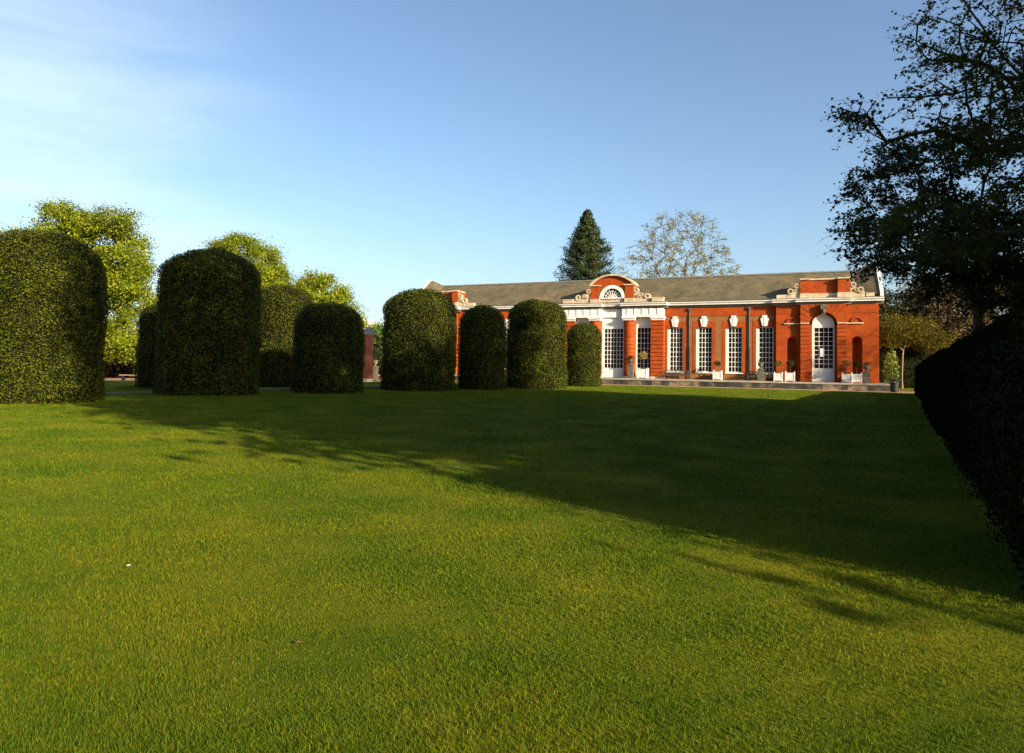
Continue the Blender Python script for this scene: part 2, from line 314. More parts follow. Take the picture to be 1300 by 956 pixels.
def unit(a): return a / np.maximum(np.linalg.norm(a, axis=-1, keepdims=True), 1e-9)
def leaf_cards(P, Nrm, size, aspect=0.55, tilt=0.6, fold=0.25, rg=rng):
    """diamond leaves: P centres, Nrm preferred facing, one folded quad (two triangles) each"""
    n = len(P); nn = unit(Nrm + tilt * rg.normal(size=(n, 3))); t = unit(np.cross(nn, rg.normal(size=(n, 3)))); b = np.cross(nn, t)
    s = (size * rg.uniform(0.65, 1.3, n))[:, None]
    v = np.empty((n, 4, 3)); h = s * 0.5; w = h * aspect
    v[:, 0] = P - t * h; v[:, 1] = P + b * w + nn * (fold * w); v[:, 2] = P + t * h; v[:, 3] = P - b * w + nn * (fold * w)
    i = np.arange(n)[:, None] * 4
    f = np.concatenate([i + [0, 1, 2], i + [0, 2, 3]], axis=1).reshape(-1, 3)
    return v.reshape(-1, 3), f

def wob(P, k, seed, amp):
    r = np.random.default_rng(seed); o = 0
    for _ in range(5): o = o + np.sin(P @ (r.normal(size=3) * k) + r.uniform(0, 6.28))
    return amp * o / 2.2

# ------------------------------------------------------------------ ground
def sheet(name, pts, z, m, kind='structure', label=None, cat=None):
    me = bpy.data.meshes.new(name); me.from_pydata([(x, y, z) for x, y in pts], [], [tuple(range(len(pts)))]); me.materials.append(m)
    return put(bpy.data.objects.new(name, me), kind=kind, label=label, cat=cat)
sheet('lawn', [(-2500, -400), (2500, -400), (2500, 4000), (-2500, 4000)], 0.0, M['lawn'])

YAW = math.radians(-23.4)
C0 = Vector((35.05, 65.31, 0))
DX = np.array([0.91775, -0.39715]); DY = np.array([0.39715, 0.91775])
def bw(u, y, z=0.0):                 # building coordinates (u leftwards from right corner, y inwards) to world
    p = np.array([C0.x, C0.y]) - DX * u + DY * y; return (float(p[0]), float(p[1]), z)

a = [bw(60, -4.2), bw(60, -7.6), bw(20, -7.4), bw(8, -7.6), bw(-1.5, -9.5), bw(-14, -12), bw(-16, -3), bw(-1, -1), bw(-1, -4.2)]
sheet('gravel_path', [(p[0], p[1]) for p in a], 0.008, M['gravel'])
v = np.array([0.46, 0.888]); q = np.array([0.888, -0.46]); c = np.array([-20.6, 35.0])
a = [c - v * 40 - q * 1.1, c - v * 40 + q * 1.1, c + v * 40 + q * 1.1, c + v * 40 - q * 1.1]
sheet('tarmac_path', [tuple(p) for p in a], 0.008, M['path'])
sheet('far_gravel_walk', [(-80, 57), (-80, 66), (-22, 66), (-22, 57)], 0.006, M['gravel'])

# grass blades, thinning out with distance
def grass():
    a_, b_, n = 2.3 ** 0.2, 70.0 ** 0.2, 1250000
    d = (a_ + rng.uniform(0, 1, n) * (b_ - a_)) ** 5
    x = rng.uniform(-1, 1, n) * (0.84 * d + 0.6)
    hx = 4.02 + 0.5706 * (d - 5.39)
    keep = ((x < hx - 0.02) | (d < 4.9)) & ((x - C0.x) * DY[0] + (d - C0.y) * DY[1] < -8.2) & (x > 0.25 * 0 - 22 - 0.15 * (d - 25))
    x, d = x[keep], d[keep]; n = len(x)
    P = np.stack([x, d, np.zeros(n)], 1)
    tuft = 1 + 0.3 * np.clip(wob(P, 7.0, 3, 1.0), -1, 1) + 0.25 * np.clip(wob(P, 1.6, 5, 1.0), -1, 1)
    h = rng.uniform(0.008, 0.023, n) * tuft * np.clip((d / 4) ** 0.25, 1, 1.7)
    a = rng.uniform(0, 2 * np.pi, n); w = 0.00145 * (d / 3.0) ** 0.86 * rng.uniform(0.6, 1.3, n)
    lean = rng.uniform(0.1, 1.4, n) * h; la = rng.uniform(0, 2 * np.pi, n)
    side = np.stack([np.cos(a), np.sin(a), 0 * a], 1) * w[:, None]
    ld = np.stack([np.cos(la), np.sin(la), 0 * a], 1)
    mid = P + ld * (lean * 0.35)[:, None]; mid[:, 2] = h * 0.6
    tip = P + ld * lean[:, None]; tip[:, 2] = h
    V = np.stack([P - side, P + side, mid + side * 0.8, mid - side * 0.8, tip], 1).reshape(-1, 3)
    i = np.arange(n)[:, None] * 5
    F = np.concatenate([i + [0, 1, 2], i + [0, 2, 3], i + [3, 2, 4]], 1).reshape(-1, 3)
    put(bpy.data.objects.new('grass', fastmesh('grass', V, F, [M['blades']])), kind='stuff', label='short mown grass blades of the lawn', cat='grass')
grass()

# ------------------------------------------------------------------ orangery
ORG = thing('orangery', 'long single storey red brick orangery with white entablature, tall windows and brown tiled roof', 'building', C0, YAW)
B = lambda mb, u0, u1, y0, y1, z0, z1, mi=0: mb.box(-u0, -u1, y0, y1, z0, z1, mi)
TZ = 0.65
LEN = 52.0
def part(mb, name, m, parent=None, **k):
    """one object per separate piece: pieces whose boxes touch stay together"""
    g = []
    for sg in mb.seg:
        V = np.array(mb.v[sg[0]:sg[1]]); lo, hi = V.min(0) - 0.03, V.max(0) + 0.03; hit = [q for q in g if (q[0] <= hi).all() and (q[1] >= lo).all()]
        new = [lo, hi, [sg]]
        for q in hit: new = [np.minimum(new[0], q[0]), np.maximum(new[1], q[1]), q[2] + new[2]]; g.remove(q) if False else None
        g = [q for q in g if not any(q is h for h in hit)] + [new]
    first = None
    for q in g:
        b_ = MB()
        for a0, a1, f0, f1 in sorted(q[2]): b_.add(mb.v[a0:a1], [tuple(i - a0 for i in f) for f in mb.f[f0:f1]])
        o = b_.build(name, M[m] if isinstance(m, str) else m, parent if parent is not None else ORG, **k); first = first or o
    return first

def window(u0, u1, z0, z1, cols, rows, yf, frame=(0.12, 0.12, 0.10, 0.14), reveal=0.0, panel=0.0, toppanel=0.0):
    """sash window: white lining, glazing bars, dark panes. u0<u1 ; frame = right, left, top, bottom widths"""
    fr = MB(); fR, fL, fT, fB = frame
    B(fr, u0, u0 + fR, yf, yf + 0.14, z0, z1); B(fr, u1 - fL, u1, yf, yf + 0.14, z0, z1)
    B(fr, u0 + fR, u1 - fL, yf + .002, yf + 0.14, z1 - fT - toppanel, z1); B(fr, u0 + fR, u1 - fL, yf + .002, yf + 0.14, z0, z0 + fB + panel)
    a0, a1, b0, b1 = u0 + fR, u1 - fL, z0 + fB + panel, z1 - fT - toppanel
    w = part(fr, 'window', 'white')
    br = MB()
    for i in range(1, cols):
        x = a0 + (a1 - a0) * i / cols; B(br, x - 0.023, x + 0.023, yf + 0.04, yf + 0.09, b0, b1)
    for j in range(1, rows):
        z = b0 + (b1 - b0) * j / rows; t = 0.028 if j == rows // 2 else 0.022; B(br, a0, a1, yf + 0.043, yf + 0.087, z - t, z + t)
    part(br, 'glazing_bars', 'white', w)
    g = MB(); B(g, a0, a1, yf + 0.10, yf + 0.115, b0, b1); part(g, 'panes', 'glass', w)
    if panel:
        p = MB(); k = (a1 - a0) / 2
        for i in range(2): B(p, a0 + i * k + 0.06, a0 + (i + 1) * k - 0.06, yf - 0.02, yf, z0 + 0.14, z0 + fB + panel - 0.10)
        part(p, 'lower_panel', 'white', w)
    return w

wall = MB(); surr = MB(); frieze = MB()
Zt = 8.24
for side in (0, 1):
    m = (lambda u: u) if side == 0 else (lambda u: LEN - u)
    def Bm(mb, u0, u1, y0, y1, z0, z1): a, b = sorted((m(u0), m(u1))); B(mb, a, b, y0, y1, z0, z1)
    cs = [10.2, 13.2, 16.2, 19.2]; hw = 0.83
    edges = [9.1] + [e for c_ in cs for e in (c_ - hw, c_ + hw)] + [20.3]
    for i in range(0, len(edges), 2): Bm(wall, edges[i], edges[i + 1], 0, 0.5, TZ, 7.33)
    for c_ in cs: Bm(wall, c_ - hw, c_ + hw, 0.003, 0.5, TZ, 1.42); Bm(wall, c_ - hw, c_ + hw, 0.003, 0.5, 6.11, 7.33)
    Bm(frieze, 9.1, 20.3, -0.05, 0.5, 7.33, Zt)
    for c_ in cs:
        Bm(surr, c_ - hw - 0.33, c_ - hw, -0.025, 0.25, 1.42, 6.11); Bm(surr, c_ + hw, c_ + hw + 0.33, -0.025, 0.25, 1.42, 6.11)
        Bm(surr, c_ - hw - 0.33, c_ + hw + 0.33, -0.025, 0.25, 6.11, 6.78)
        # brick rubbed strips either side of the downpipes
        a, b = sorted((m(c_ - hw), m(c_ + hw)))
        w = window(a, b, 1.42, 6.11, 4, 9, 0.16, frame=(0.09, 0.30, 0.07, 0.10))
        sl = MB(); Bm(sl, c_ - hw - 0.06, c_ + hw + 0.06, -0.10, 0.16, 1.32, 1.42); part(sl, 'sill', 'white', w)
        k = MB(); x = -m(c_)
        k.prism([(x - 0.22, 6.20), (x + 0.22, 6.20), (x + 0.40, 7.00), (x + 0.24, 7.02), (x + 0.24, 7.31), (x - 0.24, 7.31), (x - 0.24, 7.02), (x - 0.40, 7.00)], -0.16, -0.03)
        k.box(x - 0.05, x + 0.05, -0.20, -0.16, 6.24, 7.22)
        part(k, 'keystone', 'white')
    for u in (11.7, 17.7):
        p = MB(); x = -m(u); p.tube([(x, -0.10, TZ), (x, -0.10, 8.1)], 0.065, 8)
        for z in (1.2, 3.0, 4.8, 6.6): p.box(x - 0.11, x + 0.11, -0.17, -0.02, z, z + 0.07)
        p.box(x - 0.14, x + 0.14, -0.24, -0.05, 7.95, 8.2); dp_ = part(p, 'downpipe', 'pipe'); p = MB(); p.tube([(x, -0.10, TZ), (x, -0.10, 4.0)], 0.10, 8); p.build('black_lower_tube', M['iron'], dp_)  # wider black tube round the lower half of the pipe
    # ---- end pavilion
    pav = MB(); yp = -0.45
    for (u0, u1, c_) in ((0.0, 2.75, 1.84), (6.85, 9.1, 7.62)):
        r = 0.47
        Bm(pav, u0, c_ - r, yp, 0.5, TZ, 7.4); Bm(pav, c_ + r, u1, yp, 0.5, TZ, 7.4); Bm(pav, c_ - r, c_ + r, yp + .003, 0.5, TZ, 1.25)
        pav.overarch(-m(c_), r, 4.65, 7.4, yp, 0.2)
        nm = MB(); nm.lathe(-m(c_), 0.0, [(r, 1.25), (r, 4.65)] + [(r * math.cos(t), 4.65 + r * math.sin(t)) for t in (0.3, 0.6, 0.9, 1.2, 1.5)], 10, a0=0, a1=math.pi)
        B(nm, m(c_) - r, m(c_) + r, yp + 0.03, yp + 0.9, 1.2, 1.25); nm.v = [(x_, (y_ - 0.0) * 1.7 + yp + 0.05, z_) if i_ < len(nm.v) - 8 else (x_, y_, z_) for i_, (x_, y_, z_) in enumerate(nm.v)]
        part(nm, 'niche', 'orange')
        ra = MB(); ra.ring(-m(c_), 6.47, 0.42, 0.56, 0.1, math.pi - 0.1, yp - 0.10, yp, 12); part(ra, 'blind_arch', 'orange')
    Bm(pav, 0, 2.75, yp - 0.04, 0.5, 7.4, Zt); Bm(pav, 6.85, 9.1, yp - 0.04, 0.5, 7.4, Zt)
    for c_ in (1.84, 7.62):
        pass
    part(pav, 'wall', 'orange')
    sc = MB(); Bm(sc, 1.25, 2.745, yp - 0.14, yp, 6.34, 6.46); Bm(sc, 6.855, 8.35, yp - 0.14, yp, 6.34, 6.46)
    Bm(sc, 2.75, 3.55, -1.0, -0.9, 6.34, 6.46); Bm(sc, 6.05, 6.85, -1.0, -0.9, 6.34, 6.46)
    part(sc, 'string_course', 'stone')
    # central rusticated bay with the arched door
    cb = MB(); yc = -0.88; c_ = 4.8; ro = 1.22; zs = 6.28
    z = TZ; H = 0.40
    B(cb, *sorted((m(2.80), m(c_ - ro - 0.02))), yc + 0.05, 0.2, TZ, Zt); B(cb, *sorted((m(c_ + ro + 0.02), m(6.80))), yc + 0.05, 0.2, TZ, Zt)
    while z < zs - 0.1:
        z1 = min(z + H, zs); g = 0.075
        B(cb, *sorted((m(2.75), m(c_ - ro))), yc - .02, 0.2 - .01, z + g, z1); B(cb, *sorted((m(c_ + ro), m(6.85))), yc, 0.2 - .01, z + g, z1); z = z1
    cb.overarch(-m(c_), ro, zs, Zt, yc + 0.05, 0.1, n=24)
    # radiating voussoirs that die into the wall ends
    nv = 13
    for i in range(nv):
        a0 = math.pi * i / nv + 0.012; a1 = math.pi * (i + 1) / nv - 0.012
        def outer(t):
            cx_, sz_ = math.cos(t), math.sin(t); k = 9.0
            if abs(cx_) > 1e-6: k = min(k, 2.05 / abs(cx_))
            if sz_ > 1e-6: k = min(k, (Zt - zs) / sz_)
            return k
        pts = [(-m(c_) + ro * math.cos(a0), zs + ro * math.sin(a0)), (-m(c_) + outer(a0) * math.cos(a0), zs + outer(a0) * math.sin(a0)),
               (-m(c_) + outer(a1) * math.cos(a1), zs + outer(a1) * math.sin(a1)), (-m(c_) + ro * math.cos(a1), zs + ro * math.sin(a1))]
        am = (a0 + a1) / 2; ac = math.atan2(Zt - zs, 2.05)
        if a0 < ac < a1: pts.insert(2, (-m(c_) + 2.05, Zt))
        if a0 < math.pi - ac < a1: pts.insert(2, (-m(c_) - 2.05, Zt))
        cb.prism(pts, yc, yc + 0.05)
    part(cb, 'wall', 'orange')
    # inner reveal and door
    rv = MB(); x = -m(c_); rv.overarch(x, 1.0, zs, zs + ro + 0.02, -0.55, 0.2)
    rv.box(x - ro, x - 1.0, -0.55, 0.2, TZ, zs); rv.box(x + 1.0, x + ro, -0.55, 0.2, TZ, zs); part(rv, 'door_reveal', 'orange')
    w = window(m(c_) - 1.0, m(c_) + 1.0, TZ + 0.03, zs, 4, 9, -0.30, frame=(0.12, 0.22, 0.30, 0.12), panel=1.2); w.name = 'door'
    fl = MB(); fl.prism([(x + 0.998 * math.cos(t), zs + 0.998 * math.sin(t)) for t in np.linspace(0, math.pi, 19)], -0.28, -0.2)
    fl.ring(x, zs, 0.86, 0.995, 0, math.pi, -0.36, -0.28); part(fl, 'fanlight_panel', 'white', w)
    if side == 0:
        nt_ = MB(); nt_.box(x - 0.28, x + 0.10, -0.335, -0.305, 3.15, 3.95); part(nt_, 'notice', 'paper', w)
    kb = MB(); kb.prism([(x - 0.20, 7.22), (x + 0.20, 7.22), (x + 0.30, 8.2), (x - 0.30, 8.2)], -1.22, yc); kb.box(x - 0.24, x + 0.24, -1.34, -1.22, 7.75, 8.22)
    kb.lathe(x, -1.27, [(0.02, 7.32), (0.12, 7.42), (0.15, 7.58), (0.12, 7.72), (0.02, 7.78)], 8); part(kb, 'carved_keystone', 'greenstone')
    # end wall, with corner strip
    # attic of the end pavilion
    at = MB(); Bm(at, 2.45, 3.5, -0.80, 1.2, 9.38, 10.70); Bm(at, 6.10, 6.85, -0.80, 1.2, 9.38, 10.70); Bm(at, 3.5, 6.10, -0.35, 1.2, 9.38, 10.70)
    part(at, 'attic', 'orange')
    ac = MB(); Bm(ac, 2.40, 3.55, -0.92, 1.25, 10.70, 10.84); Bm(ac, 6.05, 6.90, -0.92, 1.25, 10.70, 10.84); Bm(ac, 3.55, 6.05, -0.46, 1.25, 10.70, 10.84)
    Bm(ac, 2.40, 3.55, -0.88, 1.21, 8.92, 9.38); Bm(ac, 6.05, 6.90, -0.88, 1.21, 8.92, 9.38); Bm(ac, 3.55, 6.05, -0.42, 1.21, 8.92, 9.38)
    part(ac, 'attic_coping', 'stone')
    for (ua, ub) in ((2.40, 1.15), (6.90, 8.10)):
        s_ = MB(); sg = 1 if ub > ua else -1; X = lambda t: -m(ua + (ub - ua) * t)
        s_.prism([(X(0), 9.2), (X(1), 9.2), (X(1), 9.42), (X(0.75), 9.5), (X(0.45), 9.75), (X(0.2), 10.2), (X(0.0), 10.55)], -0.62, -0.35)
        ar = MB()
        for (t, z_, r_) in ((0.22, 10.12, 0.24), (0.70, 9.60, 0.30), (0.40, 9.62, 0.17)):
            s_.ring(X(t), z_, r_ * 0.55, r_, 0, 2 * math.pi - 0.01, -0.72, -0.30, 14); s_.lathe(X(t), -0.6, [(0.001, z_ - 0.09), (0.09, z_), (0.001, z_ + 0.09)], 6)
        Bm(s_, min(ua, ub), max(ua, ub), -0.7, -0.25, 8.92, 9.2)
        part(s_, 'carved_scroll', 'stone')
    bl = MB(); Bm(bl, 8.15, 9.05, -0.75, -0.2, 8.92, 9.28); Bm(bl, 0.35, 1.05, -0.75, -0.2, 8.92, 9.28); part(bl, 'parapet_block', 'stone')

part(wall, 'wall', 'brown'); part(surr, 'window_surround', 'orange'); part(frieze, 'wall', 'orange')

# ---- centre pavilion (u 20.3 .. 31.7)
cp = MB()
for (u0, u1) in ((20.3, 21.7), (30.3, 31.7)):
    B(cp, u0 + 0.02, u1 - 0.02, -0.50, 0.5, TZ + 0.22, 6.95)
    z = TZ + 0.22
    while z < 6.9:
        z1 = min(z + 0.42, 6.95); B(cp, u0, u1, -0.58, 0.49, z + 0.07, z1); z = z1
part(cp, 'pier', 'orange')
ps = MB(); B(ps, 20.25, 21.75, -0.60, 0.52, TZ, TZ + 0.22); B(ps, 30.25, 31.75, -0.60, 0.52, TZ, TZ + 0.22); part(ps, 'plinth', 'stone')
for uc in (24.08, 27.92):
    c_ = MB(); pr = [(0.66, TZ + 0.22)]; z = TZ + 0.22
    while z < 6.9:
        z1 = min(z + 0.42, 6.95); pr += [(0.585, z + 0.003), (0.585, z + 0.062), (0.655, z + 0.068), (0.655, z1 - 0.003)]; z = z1
    c_.lathe(-uc, -0.15, pr, 28); o = part(c_, 'column', 'orange')
    b_ = MB(); b_.lathe(-uc, -0.15, [(0.78, TZ), (0.78, TZ + 0.12), (0.70, TZ + 0.22), (0.001, TZ + 0.22)], 24); b_.build('column_base', M['stone'], o)
def cap(u0, u1, y0, y1):
    c_ = MB(); B(c_, u0 + 0.02, u1 - 0.02, y0 + 0.02, y1, 6.95, 7.03); B(c_, u0 - 0.03, u1 + 0.03, y0 - 0.03, y1 + .003, 7.09, 7.17); B(c_, u0 - 0.09, u1 + 0.09, y0 - 0.09, y1 + .006, 7.17, 7.31); B(c_, u0 + .05, u1 - .05, y0 + .05, y1 - .003, 7.03, 7.09)
    part(c_, 'capital', 'white')
cap(20.3, 21.7, -0.55, 0.4); cap(30.3, 31.7, -0.55, 0.4); cap(23.42, 24.74, -0.82, 0.4); cap(27.26, 28.58, -0.82, 0.4)
en = MB()
B(en, 20.32, 24.85, -0.56, 0.5, 7.31, 8.24); B(en, 27.15, 31.68, -0.56, 0.5, 7.31, 8.24); B(en, 24.85, 27.15, -0.20, 0.5, 7.31, 8.24)
B(en, 20.30, 24.87, -0.60, 0.3, 7.50, 7.56); B(en, 27.13, 31.70, -0.60, 0.3, 7.50, 7.56)
for u in np.arange(20.75, 24.8, 0.83): B(en, u - 0.02, u + 0.28, -0.62, -0.56, 7.56, 8.20)
for u in np.arange(27.30, 31.5, 0.83): B(en, u, u + 0.30, -0.62, -0.56, 7.56, 8.20)
part(en, 'entablature', 'white')
window(24.74, 27.26, TZ + 0.03, 7.31, 6, 9, 0.0, frame=(0.12, 0.30, 0.08, 0.10), panel=0.95, toppanel=1.18).name = 'garden_door'
window(21.70, 23.45, TZ + 0.40, 7.31, 4, 9, 0.12, frame=(0.08, 0.16, 0.08, 0.10), toppanel=1.10)
window(28.55, 30.30, TZ + 0.40, 7.31, 4, 9, 0.12, frame=(0.08, 0.16, 0.08, 0.10), toppanel=1.10)
sb = MB(); B(sb, 21.70, 23.5, -0.0, 0.5, TZ, TZ + 0.40); B(sb, 28.5, 30.3, 0.0, 0.5, TZ, TZ + 0.40); part(sb, 'sill_wall', 'stone')

# ---- cornice (moulded profile, breaking forward over each pavilion)
def cprof(u0, u1, off):
    c_ = MB(); c_.profile(-u0, -u1, [(0.4, 8.50), (off - 0.42, 8.50), (off - 0.42, 8.62), (off - 0.47, 8.63), (off - 0.56, 8.74), (off - 0.56, 8.80), (0.4, 8.86)]); o = part(c_, 'cornice', 'white')
    c_ = MB(); c_.profile(-u0 - 0.003, -u1 + 0.003, [(0.35, 8.24), (off - 0.06, 8.24), (off - 0.06, 8.32), (off - 0.14, 8.38), (off - 0.14, 8.498), (0.35, 8.498)]); part(c_, 'shade_toned_bed_moulding', 'lead', o)  # dark lead colour stands in for the shade under the cornice
for a0, a1, off in ((-0.45, 2.3, -0.45), (2.302, 7.3, -0.80), (7.302, 9.5, -0.45), (9.502, 19.9, -0.05), (19.902, 25.0, -0.56), (25.002, 27.0, -0.30), (27.002, 32.1, -0.56), (32.102, 42.5, -0.05), (42.502, 44.7, -0.45), (44.702, 49.7, -0.80), (49.702, 52.45, -0.45)):
    cprof(a0, a1, off)
gu = MB(); gu.profile(-9.5, -19.9, [(-0.50, 8.862), (-0.55, 8.96), (0.4, 9.0), (0.4, 8.862)]); gu.profile(-32.1, -42.5, [(-0.50, 8.862), (-0.55, 8.96), (0.4, 9.0), (0.4, 8.862)])
for a0, a1, off in ((-0.4, 9.4, -0.7), (20.0, 32.0, -0.95), (42.6, 52.4, -0.7)): gu.profile(-a0, -a1, [(off, 8.862), (off, 8.92), (0.4, 8.98), (0.4, 8.862)])
part(gu, 'gutter', 'lead')

# ---- centre attic with lunette and segmental pediment
at = MB(); u0, u1 = 23.55, 28.45; cx = -26.0; zl = 9.42
B(at, u0, 24.55, -0.62, 1.2, 9.36, 10.78); B(at, 27.45, u1, -0.62, 1.2, 9.36, 10.78)
at.overarch(cx, 1.44, zl, 10.9, -0.50, 0.6, n=20)
R = 3.35; zc = 12.0 - R - 0.12
arcp = [(cx + R * math.sin(t), zc + R * math.cos(t)) for t in np.linspace(-0.70, 0.70, 21)]
arcp = [(x, z) for x, z in arcp if z > 10.9 and abs(x - cx) < 2.45]
at.prism([(cx - 1.44, 10.9), (cx - 2.40, 10.9)][::-1] + [(cx + 2.40, 10.9)] + arcp[::-1], -0.50, 1.2) if False else at.prism([(cx - 2.40, 10.90)] + arcp + [(cx + 2.40, 10.90)], -0.50, 1.2)
B(at, 24.552, 24.56 + 0.001, -0.50, 0.6, 9.36, 10.9)
part(at, 'attic', 'orange')
pd = MB(); pd.ring(cx, zc, R + 0.0, R + 0.20, math.pi / 2 - 0.82, math.pi / 2 + 0.82, -0.78, 1.25, 24)
B(pd, u0 - 0.12, 24.70, -0.76, 1.22, 10.78, 10.90); B(pd, 27.30, u1 + 0.12, -0.76, 1.22, 10.78, 10.90)
B(pd, u0 - 0.05, 24.60, -0.70, 1.21, 8.90, 9.36); B(pd, 27.40, u1 + 0.05, -0.70, 1.21, 8.90, 9.36); B(pd, 24.6, 27.4, -0.44, 1.0, 8.90, 9.36)
part(pd, 'pediment', 'stone')
lu = MB(); lu.ring(cx, zl, 1.08, 1.435, 0, math.pi, -0.60, -0.2, 24); lu.box(cx - 1.44, cx + 1.44, -0.56, -0.2, zl - 0.06, zl + 0.06)
lw = part(lu, 'lunette_window', 'white')
lb = MB()
for k in range(1, 8):
    t = math.pi * k / 8; c_, s_ = math.cos(t), math.sin(t); w_ = 0.028
    lb.prism([(cx + 0.12 * c_ + w_ * s_, zl + 0.12 * s_ - w_ * c_), (cx + 1.09 * c_ + w_ * s_, zl + 1.09 * s_ - w_ * c_), (cx + 1.09 * c_ - w_ * s_, zl + 1.09 * s_ + w_ * c_), (cx + 0.12 * c_ - w_ * s_, zl + 0.12 * s_ + w_ * c_)], -0.42, -0.36)
for r_ in (0.13, 0.45, 0.77): lb.ring(cx, zl, r_, r_ + 0.05, 0, math.pi, -0.425, -0.365, 16)
part(lb, 'glazing_bars', 'white', lw)
lg = MB(); lg.prism([(cx + 1.1 * math.cos(t), zl + 1.1 * math.sin(t)) for t in np.linspace(0, math.pi, 19)], -0.34, -0.32); part(lg, 'panes', 'glass', lw)
for sg in (-1, 1):
    s_ = MB(); X = lambda t: cx + sg * (2.45 + 1.95 * t)
    s_.prism([(X(0), 9.25), (X(1), 9.25), (X(1), 9.4), (X(0.8), 9.72), (X(0.5), 9.80), (X(0.22), 10.1), (X(0.0), 10.65)], -0.5, -0.2)
    for (t, z_, r_) in ((0.12, 10.25, 0.26), (0.75, 9.55, 0.32), (0.40, 9.70, 0.22), (0.22, 9.6, 0.15)):
        s_.ring(X(t), z_, r_ * 0.5, r_, 0, 2 * math.pi - 0.01, -0.62, -0.12, 14)
    s_.box(X(0), X(1), -0.6, 0, 8.9, 9.25); part(s_, 'carved_scroll', 'stone')
    b_ = MB(); b_.box(cx + sg * 4.45, cx + sg * 5.62, -0.85, 0.1, 8.90, 9.30); b_.box(cx + sg * 4.40, cx + sg * 5.67, -0.9, 0.15, 9.30, 9.38); part(b_, 'parapet_block', 'stone')

# ---- roof
DEP = 10.0
rf = MB(); rf.profile(-0.9, -51.1, [(0.15, 8.98), (5.0, 12.18), (9.85, 8.98)]); part(rf, 'roof', 'tiles')
rc = MB(); rc.profile(-0.9, -51.1, [(4.78, 12.10), (4.9, 12.26), (5.1, 12.26), (5.22, 12.10)]); part(rc, 'ridge_capping', 'lead')
for side in (0, 1):
    m = (lambda u: u) if side == 0 else (lambda u: LEN - u)
    er = MB(); a, b = -m(-0.15), -m(1.75)
    er.add([(b, 0.12, 8.99), (b, 5.0, 12.215), (b, 9.88, 8.99), (a, -0.30, 9.30), (a, 5.0, 13.02), (a, 10.3, 9.30), (a, 0.1, 8.95), (a, 9.9, 8.95)],
           [(0, 3, 4, 1), (1, 4, 5, 2), (3, 0, 6), (5, 7, 2), (3, 6, 7, 5, 4), (0, 1, 2, 7, 6)]); part(er, 'raised_end_roof', 'tiles')
    vg = MB(); a, b = -m(-0.45), -m(-0.16)
    for sg in (0, 1):
        P = [(-0.45, 8.87), (-0.45, 9.30), (5.0, 13.16), (5.0, 12.85), (0.1, 8.87)]
        if sg: P = [(10 - y, z) for y, z in P]
        vg.profile(a, b + (0.001 if sg else 0), P)
    part(vg, 'pediment_verge', 'white')
    ew = MB(); a, b = -m(0.0), -m(0.35); ew.profile(a - (0.002 if side == 0 else -0.002), b, [(0.5, TZ), (0.5, 8.9), (5.0, 12.8), (9.5, 8.9), (9.5, TZ)]); part(ew, 'end_wall', 'orange')
bk = MB(); B(bk, 0.35, 51.65, 9.4, 9.9, TZ, 9.0); part(bk, 'rear_wall', 'brown')
cs_ = MB(); B(cs_, -0.06, 0.0, -0.44, 0.1, 6.3, 6.5); B(cs_, -0.05, 0.0, -0.3, 0.5, TZ, 8.2); part(cs_, 'corner_strip', 'orange')

# ---- terrace
tp = MB(); B(tp, -0.6, 52.6, -4.3, 9.9, 0.0, TZ); o = tp.build('terrace_paving', M['paving'], kind='structure'); o.location = C0; o.rotation_euler = (0, 0, YAW)
def blockmat():
    m, t, b = mat('stained_shaded_terrace_blocks'); g = t.nodes.new('ShaderNodeNewGeometry'); r = t.nodes.new('ShaderNodeValToRGB'); e = r.color_ramp.elements
    e[0].color = (0.012, 0.013, 0.012, 1); e[1].color = (0.28, 0.20, 0.12, 1)  # dark block tones carry both stains and tree shade
    for p_, c_ in ((0.35, (0.03, 0.03, 0.026, 1)), (0.6, (0.09, 0.075, 0.055, 1)), (0.85, (0.17, 0.13, 0.09, 1))): x = e.new(p_); x.color = c_
    co = t.nodes.new('ShaderNodeTexCoord'); n = t.nodes.new('ShaderNodeTexNoise'); n.inputs['Scale'].default_value = 1.4; n.inputs['Detail'].default_value = 6
    ad = t.nodes.new('ShaderNodeMath'); ad.operation = 'MULTIPLY_ADD'; ad.inputs[1].default_value = 0.62; mr = t.nodes.new('ShaderNodeMapRange'); mr.inputs[3].default_value = -0.7; mr.inputs[4].default_value = 1.0
    t.links.new(co.outputs['Object'], n.inputs['Vector']); t.links.new(n.outputs[0], mr.inputs[0]); t.links.new(g.outputs['Random Per Island'], ad.inputs[0]); t.links.new(mr.outputs[0], ad.inputs[2])
    t.links.new(ad.outputs[0], r.inputs[0]); t.links.new(r.outputs[0], b.inputs['Base Color']); b.inputs['Roughness'].default_value = 0.95; return m
M['terrace'] = blockmat()
TW = thing('terrace_wall', 'low weathered stone retaining wall in front of the orangery', 'wall', C0, YAW)
t = MB(); u = -0.62; k = 0
while u < 52.6:
    w_ = 0.55 + 0.8 * random.random(); B(t, u + 0.006, min(u + w_, 52.6), -4.50 - 0.015 * random.random(), -4.3 + .001, 0, TZ - 0.13); u += w_
t.build('facing', M['terrace'], TW)
t = MB(); B(t, -0.7, 52.7, -4.58, -4.2, TZ - 0.13, TZ + 0.03); t.build('coping', M['paving'], TW)

